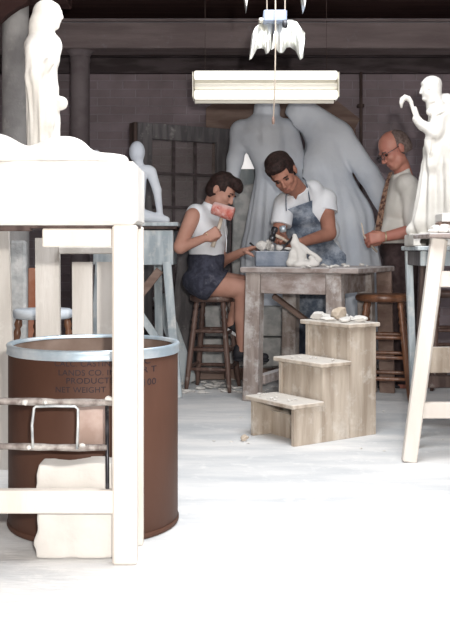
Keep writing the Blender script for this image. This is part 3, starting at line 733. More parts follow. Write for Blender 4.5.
# tin reflector hanging lamp end on
D=4.4
hl = thing('hanging_reflector','blue-grey box with fluted tin reflector hanging from the ceiling','lamp',W(275,10,D))
bx(263.5,287,9.5,21,D-.03,D+.25,.005).build('housing','fixture_blue',hl)
MB().tube([W(285,10,D+.02),(W(285,0,D).x,D+.02,2.93)],.003,6).build('hanging_wire','cord',hl)
MB().tube([W(267,10,D+.2),(W(267,0,D).x,D+.2,2.93)],.003,6).build('hanging_wire','cord',hl)
def flute(pts, nm):
    """curved tin sheet: top edge and bottom edge poly-lines (px,py,dd)"""
    vs=[];fs=[];n=len(pts)
    for (tx_,ty,bx_,by,dd) in pts:
        a_=W(tx_,ty,D+.02+dd*.3); b_=W(bx_,by,D+dd)
        for s in (0,.5,1):
            v=a_.lerp(b_,s); v.y += .02*math.sin(s*math.pi); vs.append(v)
    for i in range(n-1):
        for j in (0,1): fs.append((i*3+j,(i+1)*3+j,(i+1)*3+j+1,i*3+j+1))
    o=MB().add(vs,fs).build(nm,'tin',hl,True)
    s=o.modifiers.new('thickness','SOLIDIFY'); s.thickness=.002
    return o
flute([(276,21,271,50,.0),(278,21,275,48,.03),(281,21,279,53,-.02),(284,21,283,53,-.02),(287,20,286,48,.03),(290,20,290,47,.05),(293,20,296,51,.02),(297,22,300,60,-.03),(301,28,303,58,-.03),(305,33,305,38,.02)],'reflector_wing')
flute([(274,21,272,46,.02),(271,21,269,52,-.02),(268,22,266,54,-.02),(266,22,264,49,.03),(262,23,261,48,.04),(259,24,257,49,.03),(256,27,252,58,-.02),(252,34,249,60,-.02)],'reflector_wing')
q=MB()
q.lathe([(.004,-.02),(.012,-.016),(.015,0),(.012,.016),(.004,.02)],W(285,24,D-.05),n=14).build('socket','black_metal',hl,True)
MB().box(W(259,20.5,D-.02)+Vector((0,0,0)),W(264,17.5,D-.02)+Vector((0,.05,0))).build('tab','enamel',hl)
for x in (246.5,305):
    v=W(x,7,D-.4); t=MB().add([v+Vector((-.014,0,.09)),v+Vector((.014,0,.09)),v,v+Vector((-.014,.12,.09)),v+Vector((.014,.12,.09)),v+Vector((0,.12,0))],[(0,2,1),(3,4,5),(0,1,4,3),(1,2,5,4),(2,0,3,5)])
    t.tube([v+Vector((0,.05,.088)),(v.x,v.y+.05,2.93)],.003,6)
    tag(t.build('tin_strip','tin'),'pointed tin strip hanging from above %s of the blue-grey box'%('left' if x<275 else 'right'),'tin strip')
pc=thing('pull_cord','thin light pull cord hanging down in front of the long lamp','cord',W(275,125,4.15))
MB().tube([(W(275,0,4.15).x,4.15,2.93),W(275.5,40,4.15),W(275,80,4.15),W(273.5,118,4.15)],.0032,6).build('string','cord',pc,True)
MB().lathe([(.003,-.02),(.006,-.016),(.007,0),(.005,.012),(.003,.016)],W(273.3,120,4.15),n=10).build('knob','brown_wood',pc,True)

# ================= debris on the floor
fr = random.Random(11)
for i in range(85):
    if i<60: x=fr.uniform(-.45,.30); y=6.15+fr.random()**1.3*.6*(1 if i%2 else .8); r=fr.uniform(.009,.030)
    elif i<72: x=fr.uniform(.25,1.3); y=fr.uniform(6.2,6.7); r=fr.uniform(.008,.022)
    else: x=fr.uniform(-.25,1.2); y=fr.uniform(4.3,5.6); r=fr.uniform(.004,.010)
    tag(MB().rock((x,y,0.0005),r,(fr.uniform(1,1.8),fr.uniform(.7,1.2),.45),200+i).build('plaster_chip','plaster'),'white plaster chip scattered on the floor around the tables','plaster chip','chips on the floor')
tag(MB().rock((.10,4.62,0.0005),.02,(1.2,1,.9),400).build('plaster_lump','stone_tan'),'tan lump on the floor at the left foot of the step stool','plaster piece')
# ================= plaster sculptures
def V3(p): return np.array(p[:], float)
def K(p, q, ra, rb, k=None):   # capsule between two (px,py,depth) points
    return cap(V3(W(*p)), V3(W(*q)), ra, rb, k)
def E(p, r, R=None, k=None): return ell(V3(W(*p)), r, R, k)
D = 7.25; ZP = .088
pl = [E((267,110,D),(.104,.11,.115),None,.02), K((266,118,D),(265,130,D),.06,.07), K((243,133,D),(284,131,D),.10,.10), K((264,135,D),(271,166,D),.180,.130),
      K((264,138,D-.06),(250,138,D-.05),.10,.09), K((273,183,D),(271,250,D),.145,.215), K((271,250,D),(270,372,D),.215,.28),
      K((241,131,D),(235,160,D-.02),.078,.062), K((235,160,D-.02),(231,186,D-.06),.062,.048), E((230,196,D-.07),(.045,.045,.07)),
      K((288,133,D),(297,160,D-.02),.088,.07), K((297,160,D-.02),(312,186,D-.05),.07,.05)]
def foldmod(cx, cy, n, amp, tw, z0, z1, tilt=0):
    def f(G, X, Y, Z):
        th_ = np.arctan2(Y-cy, X-cx-tilt*(Z-1))
        m = np.clip((z1-Z)/.35, 0, 1)
        return np.maximum(G + amp*m*(np.sin(n*th_+tw*Z+1.3*np.sin(2.3*Z))*.7+.5*np.sin(n*1.7*th_-tw*.6*Z+2)), z0-Z)
    return f
ax_ = W(271,0,D).x
hb = sdf_mesh('draped_statue', pl, 'plaster_grey', None, .0125, .032, mod=foldmod(ax_, D, 9, .013, 1.2, ZP+.001, 1.55))
tag(hb, 'large grey plaster figure seen from the back, left of the two big statues', 'statue')
# right statue stands close beside
D2 = 7.25
pr = [E((300,118,D2-.02),(.125,.13,.13)), K((303,112,D2),(332,134,D2),.105,.12), K((325,142,D2),(322,172,D2),.15,.20), K((340,136,D2-.02),(318,130,D2),.10,.12),
      K((322,172,D2),(338,222,D2),.20,.27), K((338,222,D2),(349,300,D2),.27,.30), K((349,300,D2),(348,372,D2),.30,.33),
      K((343,139,D2-.05),(368,174,D2-.14),.088,.082,.03), K((368,174,D2-.14),(392,214,D2-.2),.082,.07,.03), E((396,221,D2-.2),(.06,.06,.08))]
gap = .004
def rmod(G, X, Y, Z):
    f = foldmod(W(335,0,D2).x, D2, 11, .010, 2.2, ZP+.001, 1.55, -.13)(G, X, Y, Z)
    # diagonal drapery across back and veil, and keep clear of the neighbouring figure
    u = X*.75+Z*.9; v = X-.6*Z
    g = f + .005*np.sin(u*26+3*np.sin(v*6))*np.clip((Z-1.2)/.3, 0, 1)
    dl = None
    for p in pl:
        d = prim_d(p, X, Y, Z); dl = d if dl is None else np.minimum(dl, d)
    return np.maximum(g, -(dl-.03))
sr = sdf_mesh('draped_statue', pr, 'plaster_grey', None, .0125, .05, mod=rmod)
tag(sr, 'large grey veiled plaster figure leaning its bowed head left, right of the two big statues', 'statue')

# friar with crook on the side table
D = 4.78; fx = W(438,0,D).x; fz = .9702
pf_ = [E((432,88,D),(.050,.048,.060)), E((428.5,92,D),(.035,.036,.045)), K((422.2,86,D),(420.4,93,D),.004,.007,.004), E((425,99,D),(.016,.018,.011),None,.006), E((423.6,96,D),(.009,.014,.005),None,.003), K((424,83,D-.01),(423,84,D+.01),.012,.012,.006), E((432,84,D),(.051,.049,.042),None,.006), K((433,95,D),(436,108,D),.04,.05),
       K((440,104,D-.05),(430,112,D-.055),.020,.02,.012), K((446,103,D+.02),(455,112,D),.05,.05), K((445,118,D),(444,150,D),.085,.10), K((444,150,D),(438,222,D),.10,.115), K((430,190,D),(424,222,D-.02),.05,.06),
       K((440,116,D-.05),(436,133,D-.07),.045,.04,.012), K((436,133,D-.07),(424,126,D-.06),.038,.027,.012), K((422,126,D-.05),(416.5,119,D-.05),.026,.022,.01),
       K((417,115,D-.06),(415,108,D-.06),.011,.009,.008), K((431,140,D-.05),(436,165,D-.06),.035,.05,.02),
       K((413,230,D),(430,236,D),.030,.035,.02)]
def fmod(G, X, Y, Z):
    th_ = np.arctan2(Y-D, X-fx); m = np.clip((1.50-Z)/.2, 0, 1)
    g = G + .009*m*np.sin(11*th_+3*Z) + .003*np.clip((Z-1.3)*4,0,1)*np.clip((1.62-Z)*20,0,1)*np.sin((X+Z)*70)
    base = np.maximum(np.maximum(np.abs(X-W(436,0,D).x)-.135+.006*np.sin(30*Z), np.abs(Y-D)-.12), np.maximum(Z-(fz+.065)+.006*np.sin(22*X), fz-Z))
    g = np.minimum(g, base)
    hole = np.sqrt(((X-W(421.5,0,D).x)/.032)**2+((Z-(fz+.02))/.022)**2)-1
    hole = np.maximum(hole*.02, Y-(D+.02))
    return np.maximum(np.maximum(g, -hole), fz-Z)
fsub = [K((448,106,D-.085),(431,113.5,D-.085),.006,.006), K((446,112,D-.09),(430,120,D-.085),.005,.005), K((450,128,D-.11),(440,160,D-.11),.009,.006), K((444,140,D-.11),(434,200,D-.11),.008,.010), K((452,150,D-.11),(444,215,D-.12),.008,.010), K((434,138,D-.09),(427,175,D-.08),.006,.006), E((428.5,90.5,D-.045),(.010,.014,.006)), K((434,103,D-.04),(429,106,D-.03),.006,.006)]
fr_ = sdf_mesh('friar_statue', pf_, 'plaster_matte', None, .005, .016, mod=fmod, sub=fsub)
tag(fr_, 'white plaster statue of a hooded friar raising a crook, at the right edge', 'statue')
q = MB().tube([W(*p, D-.055) for p in [(416.5,124),(414.5,115),(412.5,108),(411,102),(408.5,98.5),(405,97.5),(402.5,99.5),(401.3,103),(401.5,108)]], [.008,.008,.009,.011,.014,.016,.015,.011,.005], 12)
o = q.build('crook', 'plaster_matte', None, True); mw = o.location.copy(); o.parent = fr_; o.location = mw - fr_.location

# robed statue on the slab, left
D = 3.01
pj = [E((48,14,D),(.040,.036,.046)), K((43.5,12,D),(40,28,D),.034,.033), K((40,24,D+.0),(37,34,D),.034,.026), K((56,22,D),(56.5,27,D),.016,.009,.012), K((60,13,D),(61.5,17.5,D),.005,.007,.006), K((56,8,D),(59,12,D),.012,.008,.01),
      K((46,28,D),(46,42,D),.026,.03), K((36,46,D),(50,45,D),.038,.038), K((42,48,D),(42,85,D),.050,.046), K((52,50,D),(53,60,D),.024,.02,.02), K((42,85,D),(43,166,D),.046,.050), K((50,90,D),(50,165,D),.026,.03),
      K((33,50,D-.03),(34,74,D-.045),.026,.026,.012), K((34,76,D-.045),(50,62,D-.05),.022,.016,.012), K((36,84,D-.03),(46,120,D-.02),.03,.034,.02), K((50,96,D-.01),(59,102,D-.01),.014,.012,.01), E((62,103,D-.01),(.016,.015,.019))]
def jmod(G, X, Y, Z):
    th_ = np.arctan2(Y-D, X-W(43,0,D).x); m = np.clip((1.58-Z)/.1, 0, 1)
    return np.maximum(G + .003*m*np.sin(9*th_+9*Z)+.0018*m*np.sin(17*th_-5*Z), zt+.0005-Z)
js = sdf_mesh('robed_statue', pj, 'plaster_matte', None, .0042, .012, mod=jmod)
tag(js, 'white plaster statuette of a bearded robed man facing right, at the upper left', 'statue')

# ================= people
def nrm(v): v = np.array(v, float); return v/np.linalg.norm(v)
class Head:
    def __init__(s, c, f, u, sc=1.0):
        s.c = V3(c); s.f = nrm(f); u = np.array(u, float); s.u = nrm(u-s.f*(u@s.f)); s.s = np.cross(s.u, s.f); s.sc = sc; s.R = np.array([s.f, s.s, s.u])
    def P(s, a, b, d): return s.c + (s.f*a+s.s*b+s.u*d)*s.sc
    def e(s, a, b, d, r, k=None): return ell(s.P(a,b,d), np.array(r)*s.sc, s.R, k)
    def k(s, p, q, ra, rb, k=None): return cap(s.P(*p), s.P(*q), ra*s.sc, rb*s.sc, k)
    def prims(s):
        L = [s.e(-.012,0,.03,(.095,.074,.088)), s.e(.026,0,-.03,(.066,.058,.074)), s.e(.05,0,-.085,(.030,.034,.024)), s.k((.02,.045,-.06),(.055,.02,-.088),.022,.018), s.k((.02,-.045,-.06),(.055,-.02,-.088),.022,.018),
             s.k((.088,0,.008),(.105,0,-.030),.007,.011,.010), s.e(.101,0,-.035,(.012,.017,.009),.008), s.k((.080,-.030,.020),(.080,.030,.020),.012,.012,.012),
             s.k((.079,-.018,-.060),(.079,.018,-.060),.0095,.0095,.006), s.k((.076,-.015,-.071),(.076,.015,-.071),.010,.010,.006)]
        for b in (-1,1):
            L += [s.e(-.008,b*.076,-.012,(.017,.008,.030),.006), s.e(-.012,b*.083,-.004,(.017,.005,.024),.006), s.e(.058,b*.036,-.028,(.026,.022,.022),.015), s.k((.0,b*.03,-.075),(.03,b*.035,-.075),.025,.02)]
        return L
    def sub(s): return [s.e(.094,b*.031,-.002,(.014,.015,.009)) for b in (-1,1)]
    def extras(s, root, brow, lips='lip'):
        for b in (-1,1):
            sdf_mesh('eye', [s.e(.077,b*.031,-.003,(.010,.013,.008))], 'eye', root, .0025*1, .01)
            MB().tube([s.P(.089,b*.014,.016), s.P(.093,b*.030,.022), s.P(.079,b*.048,.016)], [.004,.0055,.003], 8).build('eyebrow', brow, root, True)
        MB().tube([s.P(.080,-.022,-.066), s.P(.0895,-.009,-.064), s.P(.0905,0,-.065), s.P(.0895,.009,-.064), s.P(.080,.022,-.066)], [.002,.0045,.0045,.0045,.002], 8).build('lips', lips, root, True)
    def hair(s, root, prims, material, cutf=.045, cutu=.05, low=-.05, name='hair', extra=None, amp=.0025, slope=0):
        def md(G, X, Y, Z):
            x, y, z = X-s.c[0], Y-s.c[1], Z-s.c[2]
            f = (x*s.f[0]+y*s.f[1]+z*s.f[2])/s.sc; u = (x*s.u[0]+y*s.u[1]+z*s.u[2])/s.sc; b = (x*s.s[0]+y*s.s[1]+z*s.s[2])/s.sc
            g = G + amp*np.sin(70*f+50*b)*np.sin(60*u+30*b)
            g = np.maximum(g, -np.maximum(cutf-f-slope*u, u-cutu)*s.sc)       # open for the face
            g = np.maximum(g, (low-u)*s.sc)
            g = np.maximum(g, -(np.sqrt(((f+.003)/.022)**2+((u+.018)/.030)**2+((np.abs(b)-.085)/.035)**2)-1)*.02)   # clear of the ears
            if extra is not None: g = np.maximum(g, extra(f, b, u)*s.sc)
            return g
        return sdf_mesh(name, prims, material, root, .0035, .01, mod=md)
def hand(wr, d, n, curl, ts, s=1.0, thumb=None, spread=.08):
    """palm, four bent unequal fingers and a thumb; d finger direction, n palm side, ts side of the thumb"""
    d = nrm(d); n = np.array(n, float); n = nrm(n-d*(n@d)); w = np.cross(d, n)*ts; wr = np.array(wr, float)
    kk = .007; L = []
    for o_, r in ((.028,.0135),(.010,.014),(-.010,.0135),(-.027,.012)):
        L.append(cap(wr+(d*.012+w*o_*.55)*s, wr+(d*(.085-abs(o_)*.15)+w*o_)*s, .016*s, r*s, .012))
    lens = [.072,.080,.074,.058]
    for i in range(4):
        o_ = .029-.0195*i
        p = wr+(d*(.086-(.006 if i==3 else 0))+w*o_)*s
        a = 0; cc = curl[i] if isinstance(curl[0], (list, tuple)) else curl
        for j, fr2 in enumerate((.45,.32,.23)):
            a += math.radians(cc[j])
            dirv = nrm(d*math.cos(a)+n*math.sin(a)+w*(spread*(1.5-i)*.5*math.cos(a)))
            q_ = p+dirv*lens[i]*fr2*s*1.1
            L.append(cap(p, q_, (.0098-.0010*j)*s, (.0092-.0012*j)*s, kk*.6)); p = q_
    th_ = thumb or (.55,.75,.35)
    p0 = wr+(d*.022+w*.026)*s; dv = nrm(d*th_[0]+w*th_[1]+n*th_[2]); p1 = p0+dv*.045*s
    dv2 = nrm(d*(th_[0]+.35)+w*(th_[1]-.55)+n*(th_[2]+.25)); p2 = p1+dv2*.032*s; p3 = p2+nrm(dv2+n*.3)*.024*s
    L += [cap(p0,p1,.016*s,.0125*s,.010), cap(p1,p2,.0115*s,.0105*s,kk), cap(p2,p3,.0105*s,.0085*s,kk)]
    return L
def plane_cut(*pls):
    """keep where n.(p-p0) < 0 for every (p0, n)"""
    pls = [(V3(p), nrm(n)) for p, n in pls]
    def f(G, X, Y, Z):
        for p, n in pls: G = np.maximum(G, (X-p[0])*n[0]+(Y-p[1])*n[1]+(Z-p[2])*n[2])
        return G
    return f
def wrinkle(f, amp=.003, fr=38, dirv=(.3,.2,1)):
    dv = nrm(dirv)
    def g(G, X, Y, Z):
        t = X*dv[0]+Y*dv[1]+Z*dv[2]; q = X*dv[2]+Z*-dv[0]+Y*.6
        G = G + amp*np.sin(fr*t+2.2*np.sin(9*q))+amp*.6*np.sin(fr*.6*t+17*q)
        return f(G, X, Y, Z) if f else G
    return g
def shoe(root, heel, toe, up=(0,0,1), mat_='denim', sole='rubber', s=1.0):
    h_ = np.array(heel, float); t = np.array(toe, float); u = np.array(up, float); d = nrm(t-h_)
    sh_ = sdf_mesh('shoe', [cap(h_+u*.045, h_+d*.10+u*.04, .040*s, .038*s), cap(h_+d*.1+u*.036, t+u*.03, .038*s, .030*s), cap(h_+u*.05-d*.0, h_+u*.085, .038*s, .036*s)], mat_, root, .005, .02, mod=plane_cut((Vector(h_+u*.016), -u)))
    sdf_mesh('shoe_sole', [cap(h_+u*.02, t+u*.02, .043*s, .036*s)], sole, sh_, .005, .01, mod=plane_cut((Vector(h_+u*.021), u), (Vector(h_), -u)))

# ---- seated woman
D = 6.32
wm = thing('person', 'person in white sleeveless blouse and dark shorts sitting on a stool, holding up a mallet', 'person', (W(207,0,D).x, D, 0))
H = Head(W(221.5,191.5,D-.04), (.78,-.36,-.50), (.55,.0,.83), 1.01)
tor = [E((204,280.5,D),(.125,.155,.092)), K((206,266,D-.03),(206,258,D-.02),.10,.10), K((204,262,D+.07),(206,256,D+.05),.095,.095), E((206,246,D),(.105,.135,.11)), K((203,228,D-.05),(209,226,D+.07),.098,.098), E((213,233,D-.03),(.085,.12,.085)),
       K((196,216,D-.10),(216,213,D+.11),.058,.055)]
neck = [K((208,212,D),(213,198,D-.02),.05,.045)]
aL = [K((193,216,D-.15),(180,246,D-.22),.054,.043), K((180,248,D-.22),(206,237.5,D-.27),.039,.025)]
hw = hand(V3(W(205.5,237.5,D-.27)), (.88,0,.42), (0,1,.05), (75,85,50), -1, 1.0, thumb=(.7,.35,.7))
aR = [K((219,215,D+.15),(221,262,D+.10),.046,.038), K((221,262,D+.10),(243,251.5,D-.10),.038,.026)]
hf = hand(V3(W(243,251.5,D-.10)), (.85,-.35,.30), (.3,-.2,-.9), [(12,20,15),(25,25,20),(40,35,25),(50,40,30)], -1, .95, thumb=(.5,.55,.5))
thN = [K((206,284,D-.09),(243,289,D-.06),.086,.060), K((243,290,D-.06),(242.5,318,D-.06),.058,.053), K((242.5,318,D-.06),(242,350,D-.07),.052,.033)]
thF = [K((206,281,D+.09),(240,283,D+.15),.084,.060), K((240,284,D+.15),(236,304,D+.14),.056,.052), K((236,304,D+.14),(232,324,D+.10),.050,.034)]
ft = [K((241.5,352,D-.07),(254,355,D-.09),.034,.026), K((232,326,D+.10),(241,333,D+.08),.032,.025)]
sdf_mesh('body', tor+neck+H.prims()+aL+aR+hw+hf+thN+thF+ft, 'skin', wm, .0048, .02, sub=H.sub())
H.extras(wm, 'hair_dark')
H.hair(wm, [H.e(-.016,0,.042,(.098,.086,.094)), H.e(-.034,0,-.0,(.080,.078,.085)), H.e(.045,0,.092,(.070,.074,.042)), H.e(.088,0,.072,(.034,.055,.030))], 'hair_dark', .050, .048, -.085, slope=.15)
bl = inflate(tor[2:], .016)
c0 = W(209,207,D)
o = sdf_mesh('blouse', inflate(tor, .017)+[K((208,214,D),(211,205,D-.01),.064,.058)], 'shirt_white', wm, .0055, .02,
   mod=wrinkle(plane_cut((W(205,256.5,D), (.05,0,-1)), (W(211,203.5,D), (.35,-.1,1)), (W(188,225,D-.24), (-.35,-1,.15)), (W(206,225,D+.2), (0,1,.1))), .0055, 27, (.6,.3,.6)))
MB().tube([W(222.5,212,D-.13), W(224.5,225,D-.145), W(226.5,240,D-.13), W(226,252,D-.12)], .004, 8).build('button_placket', 'shirt_white', wm, True)
# shorts with turned legs
hemN = (W(219,286,D-.1), (.93,0,-.22)); 
sdf_mesh('shorts', inflate(tor[:3], .022)+inflate([K((206,284,D-.09),(241,289,D-.06),.086,.066), K((206,281,D+.09),(241,283,D+.15),.084,.062)], .020), 'denim', wm, .006, .02,
   mod=wrinkle(plane_cut((W(205,254,D), (0,0,1)), (W(219,284,D), (.80,0,-.60))), .003, 40, (.7,.2,.4)))
shoe(wm, V3(W(238.5,361,D-.07)), V3(W(265,361.5,D-.13)), mat_='rubber', sole='rubber', s=.85)
shoe(wm, V3(W(229,332,D+.10)), V3(W(243,346,D+.04)), up=nrm((.5,0,.85)), mat_='rubber', sole='canvas_white', s=.85)
MB().tube([W(206.3+3.2*math.cos(a)*.45-2*0, 237.6+4.3*math.sin(a), D-.27-.026*math.cos(a+1.2)) for a in [i*math.pi/6 for i in range(12)]], .003, 6, closed=True).build('bracelet', 'watch', wm, True)
# mallet
ml = thing('mallet', 'red and white round-headed mallet held up by the seated woman', 'mallet', W(213,247,6.05))
hd = V3(W(217.5,232,6.05)); hand_n = .032
ya = D-.27+.036
A = W(212.5,207.5,ya-.03); B = W(233.5,214.5,ya-.05)
ax3 = (B-A); ln = ax3.length; ax3.normalize()
MB().lathe([(.001,-.001),(.036,0),(.041,.006),(.043,.04),(.046,ln-.012),(.044,ln-.004),(.036,ln),(.001,ln+.001)], A, ax3, n=32, cap=False).build('mallet_head', 'red_mallet', ml, True)
MB().tube([W(222.5,214,ya-.015), W(220,224,ya), W(217,233,ya+.002), W(212.5,247,ya)], [.012,.0125,.0135,.015], 12).build('handle', 'pale_wood', ml, True)
ch = MB().tube([W(250,243,D-.13), W(256,248,D-.16), W(260,251,D-.17)], [.007,.006,.004], 8)
tag(ch.build('chisel', 'black_metal', None, True), 'small dark chisel held by the woman against the plaster on the stone block', 'chisel')

# ---- young man with apron
D = 6.56
mn = thing('person', 'person in white T-shirt and stained blue apron bending over the work table carving', 'person', (W(318,0,6.68).x, 6.66, 0))
H = Head(W(283,173.5,6.26), (-.10,-.75,-.60), (-.50,-.50,.70), 1.09)
tor = [K((314,272,6.70),(326,272,6.70),.125,.125), E((318,252,6.69),(.165,.115,.12)), E((313,229,6.63),(.175,.115,.13)), E((308,211,6.57),(.180,.115,.11)), K((287,204,6.48),(324,199,6.57),.068,.070), K((294,199,6.49),(312,192,6.54),.07,.072)]
neck = [K((302,196,6.48),(292,183,6.35),.066,.058)]
aLp = [K((325,201,6.56),(329,232,6.44),.062,.049), K((329,234,6.44),(301,242.5,6.20),.048,.031)]
aRp = [K((284,206,6.47),(279,232,6.40),.058,.046), K((279,234,6.40),(284,240,6.20),.045,.030)]
hL = hand(V3(W(302,242.5,6.20)), (-.95,-.28,.10), (.05,-.25,-1), (70,80,45), 1, 1.05, thumb=(.75,.3,.6))
hR = hand(V3(W(284.5,239.5,6.19)), (-.35,-.85,.25), (-.6,.1,-.8), (72,80,45), -1, 1.05, thumb=(.75,.3,.6))
legs = [K((311,270,6.70),(307,330,6.69),.095,.066), K((307,330,6.69),(306,381,6.69),.064,.045), K((328,270,6.70),(331,330,6.68),.095,.066), K((331,330,6.68),(333,381,6.68),.064,.045)]
sdf_mesh('body', tor+neck+H.prims()+aLp+aRp+hL+hR+legs, 'skin_tan', mn, .005, .02, sub=H.sub())
H.extras(mn, 'hair_dark')
H.hair(mn, [H.e(-.02,0,.045,(.104,.085,.096)), H.e(-.035,0,.01,(.082,.080,.09)), H.e(.038,-.01,.086,(.060,.066,.036)), H.e(-.02,-.01,.05,(.096,.081,.088))], 'hair_dark', .056, .058, -.05, slope=.15, amp=.004)
sl1 = W(331,222,6.5); 
slv = inflate([K((325,201,6.56),(328.5,226,6.48),.064,.064), K((284,206,6.47),(279.5,234,6.40),.058,.058)], .016)
ts = inflate(tor, .014)+[K((325,201,6.56),(325.5,204,6.55),.07,.07), K((284,206,6.47),(283.5,208,6.47),.066,.066)]+[K((304,199,6.50),(298,189,6.42),.080,.072)]
npn = nrm((-.45,-.55,.72)); vn = W(297,212,6.44)
def tmod(G, X, Y, Z):
    # sleeve ends
    def pc(G, p, n, lim=None):
        p = V3(p); n = nrm(n); d = (X-p[0])*n[0]+(Y-p[1])*n[1]+(Z-p[2])*n[2]
        return d
    dl = pc(G, W(326,210,6.5), (-.15,-.2,-1)); s1 = np.maximum(prim_d(slv[0],X,Y,Z), dl)
    dr_ = pc(G, W(283,226,6.42), (-.2,-.3,-1)); s2 = np.maximum(prim_d(slv[1],X,Y,Z), dr_); G = np.minimum(G, np.minimum(s1, s2)); G = np.maximum(G, pc(G, W(318,262,6.6), (0,0,-1)))
    nk = V3(W(299,190,6.42)); G = np.maximum(G, -np.maximum(-pc(G, nk, (-.40,-.45,.80)), np.sqrt((X-nk[0])**2+(Y-nk[1])**2+(Z-nk[2])**2)-.088))
    # v opening
    vx = X-W(296,0,6.4).x; vz = Z-W(0,200,6.4).z
    v = np.maximum(np.abs(vx+.25*vz)-.55*np.maximum(vz,0), Y-6.50); v = np.maximum(v, -vz)
    return np.maximum(G, -v)
sdf_mesh('t_shirt', ts, 'shirt_white', mn, .0055, .02, mod=wrinkle(tmod, .0045, 27, (.5,.2,-.6)))
sdf_mesh('trousers', inflate(tor[:1], .016)+inflate(legs, .016), 'trousers_blue', mn, .009, .02, mod=plane_cut((W(318,262,6.7),(0,0,1)), (Vector((0,0,.03)),(0,0,-1))))
for x_ in (306,333): shoe(mn, V3((W(x_,0,6.69).x, 6.70, 0.0)), V3((W(x_,0,6.6).x, 6.52, 0.0)), mat_='rubber')
# apron: shell over the front of shirt and hips
ap = inflate(tor[1:], .034)+[K((304,199,6.50),(298,189,6.42),.094,.086)]+[K((310,262,6.68),(334,262,6.68),.155,.155), K((316,300,6.68),(326,300,6.68),.165,.165)]
def amod(G, X, Y, Z):
    shell = np.maximum(G, -(G+.010))
    yb = 6.66+.04
    g = np.maximum(shell, Y-yb)
    # bib outline: narrow above, wide below
    zt_ = W(0,205.5,6.42).z+(X-W(298,0,6.42).x)*.36
    g = np.maximum(g, Z-zt_)
    zc = np.clip((W(0,212,6.45).z-Z)/(.30), 0, 1)
    right = W(312,0,6.45).x+zc*.25; left = W(286,0,6.45).x-.03*zc
    g = np.maximum(g, X-right); g = np.maximum(g, left-X)
    return np.maximum(g, .48-Z)
sdf_mesh('apron', ap, 'apron', mn, .005, .02, mod=wrinkle(amod, .003, 30, (.6,.2,.5)))
MB().tube([W(310,201.5,6.40), W(308.5,193,6.39), W(307,186,6.40), W(305,180,6.46), W(303,178,6.52)], .0045, 8).build('apron_strap', 'apron', mn, True)
MB().tube([W(286.5,211,6.36), W(286,203,6.355), W(286,196,6.37), W(288,191,6.41)], .0045, 8).build('apron_strap', 'apron', mn, True)
# hammer and chisel
hm = thing('hammer', 'dark metal hammer held by the young man above the stone block', 'hammer', W(276,236,6.08))
MB().tube([W(290,244,6.14), W(284,239.5,6.10), W(272,233.5,6.04)], [.012,.011,.010], 10).build('handle', 'pale_wood', hm, True)
MB().lathe([(.001,-.048),(.019,-.047),(.022,-.040),(.022,-.018),(.015,-.012),(.015,.012),(.022,.018),(.022,.040),(.018,.046),(.001,.047)], W(273.5,234,6.04), nrm((.25,.3,.92)), n=20, cap=False).build('hammer_head', 'black_metal', hm, True)
tag(MB().tube([W(293,236.5,6.13), W(288,243,6.09), W(281,248.5,6.05)], [.008,.008,.005], 8).build('chisel', 'black_metal', None, True), 'dark steel chisel in the fist of the young man in the apron', 'chisel')
tag(MB().lathe([(.001,-.02),(.020,-.019),(.024,0),(.020,.019),(.001,.02)], W(283,229,6.06), nrm((.9,-.3,.2)), n=18, cap=False).build('tool_ring', 'steel', None, True), 'short shiny metal tool piece just above the hammer hand of the young man', 'tool')

# ---- old man
D = 6.5
om = thing('person', 'person with glasses, cream shirt and striped tie standing at right looking down', 'person', (W(403,0,D).x, D, 0))
H = Head(W(394,150,D-.06), (-.80,-.27,-.50), (-.50,.0,.86), 1.12)
tor = [E((401,250,D),(.135,.165,.12)), E((399,232,D),(.155,.17,.13)), E((401,208,D),(.135,.175,.14)), E((405,192,D),(.11,.17,.10)), K((407,186,D-.13),(404,185,D+.13),.065,.065)]
neck = [K((406,182,D),(400,164,D-.04),.062,.060)]
aL = [K((411,192,D-.17),(416,228,D-.20),.062,.050), K((416,230,D-.20),(384,237,D-.22),.050,.032)]
aR = [K((402,190,D+.17),(398,230,D+.16),.060,.048), K((398,230,D+.16),(379,240,D-.08),.046,.032)]
hL = hand(V3(W(384,237,D-.22)), (-.97,0,-.10), (.05,1,-.25), (55,75,45), -1, 1.08, thumb=(.8,.35,.45))
hR = hand(V3(W(379,241,D-.08)), (-.9,-.2,-.1), (-.1,-.9,.2), (60,70,40), 1, 1.05, thumb=(.8,.3,.4))
lg = [K((400,262,D-.08),(400,330,D-.08),.100,.068), K((400,330,D-.08),(402,384,D-.08),.066,.048), K((402,262,D+.09),(404,330,D+.10),.100,.068), K((404,330,D+.10),(405,384,D+.10),.066,.048)]
sdf_mesh('body', tor+neck+H.prims()+aL+aR+hL+hR+lg, 'skin_pink', om, .005, .02, sub=H.sub())
H.extras(om, 'hair_grey')
H.hair(om, [H.e(-.022,0,.028,(.099,.083,.090)), H.e(-.05,0,.0,(.072,.074,.08))], 'hair_grey', .012, .3, -.055, slope=.35,
   extra=lambda f,b,u: np.maximum(-(np.sqrt(((f-.05)/.12)**2+(b/.062)**2+((u-.13)/.075)**2)-1)*.05, (f-.03)), amp=.0015)
sdf_mesh('shirt', inflate(tor, .016)+inflate([K((411,192,D-.17),(415,222,D-.20),.064,.066), K((402,190,D+.17),(399,224,D+.16),.06,.06)], .012)+[K((405,184,D),(401,172,D-.03),.072,.070)], 'shirt_cream', om, .0055, .02,
   mod=wrinkle(plane_cut((W(400,243.5,D),(0,0,-1)), (W(401,170.5,D),(-.45,-.1,.9))), (.006), 26, (.75,.2,.45)))
sdf_mesh('trousers', inflate(tor[:1], .010)+inflate(lg, .016), 'trousers', om, .008, .02, mod=plane_cut((W(400,242,D),(0,0,1)), (Vector((0,0,.03)),(0,0,-1))))
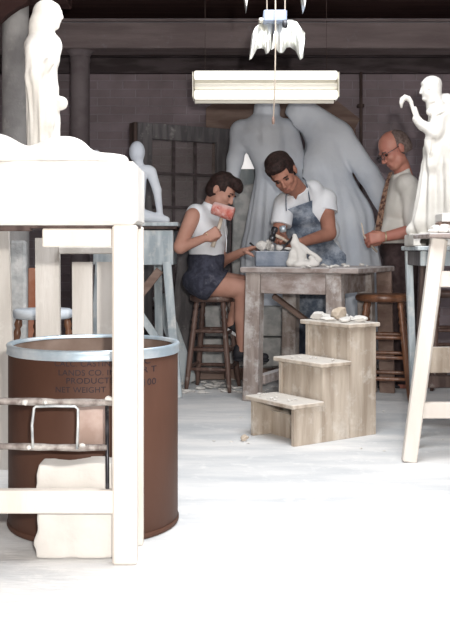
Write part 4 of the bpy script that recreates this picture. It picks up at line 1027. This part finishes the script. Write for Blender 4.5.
for yy in (-.08,.10): shoe(om, V3((W(403,0,D).x, D+yy, 0)), V3((W(403,0,D).x-.19, D+yy, 0)), mat_='rubber')
tp = [W(391,172,D-.09), W(388,180,D-.125), W(385,192,D-.145), W(382,207,D-.15), W(379.5,222,D-.15), W(377.5,234,D-.14)]
q = MB(); nt_ = len(tp); wds=[.014,.013,.017,.021,.024,.020]; vs=[]
for p,w_ in zip(tp,wds):
    tdir=Vector((.75,-.62,.12)).normalized(); nn=Vector((-.62,-.75,0)).normalized()
    for s_ in (-1,1):
        for t_ in (-1,1): vs.append(p+tdir*w_*s_+nn*.003*t_)
fs=[(0,1,3,2),((nt_-1)*4,(nt_-1)*4+2,(nt_-1)*4+3,(nt_-1)*4+1)]
for i in range(nt_-1):
    b0=i*4;b1=b0+4
    fs+=[(b0,b0+2,b1+2,b1),(b0+1,b1+1,b1+3,b0+3),(b0,b1,b1+1,b0+1),(b0+2,b0+3,b1+3,b1+2)]
q.add(vs,fs).build('tie','tie',om)
MB().tube([W(385+1.2*math.sin(a), 236.8+4.6*math.cos(a), D-.22-.036*math.sin(a)) for a in [i*math.pi/6 for i in range(12)]], .0055, 8, closed=True).build('wrist_watch','watch',om,True)
gl = MB().tube([Vector(H.P(.108,-.012,.002)), Vector(H.P(.112,0,.006)), Vector(H.P(.108,.012,.002))], .0022, 6).build('glasses','black_metal',om,True)
for b in (-1,1):
    cpt = [H.P(.108, b*.032+.0205*math.cos(a), -.003+.018*math.sin(a)) for a in [i*math.pi/8 for i in range(16)]]
    MB().tube([Vector(c) for c in cpt], .0022, 6, closed=True).build('rim','black_metal',gl,True)
    MB().lathe([(.001,0),(.0165,0),(.0165,.001),(.001,.001)], Vector(H.P(.107,b*.032,-.003)), Vector(H.f), n=20, cap=False).build('lens','glass',gl)
    MB().tube([Vector(H.P(.108,b*.052,.004)), Vector(H.P(.09,b*.072,.006)), Vector(H.P(.03,b*.080,.004)), Vector(H.P(-.012,b*.084,.006))], .0026, 6).build('temple_arm','black_metal',gl,True)
tag(MB().tube([W(361.5,223,D-.24), W(364,236,D-.20), W(370,244,D-.17), W(377,252,D-.15)], [.004,.006,.008,.008], 8).build('modelling_tool', 'pale_wood', None, True), 'pale wooden modelling tool held by the old man with glasses', 'tool')
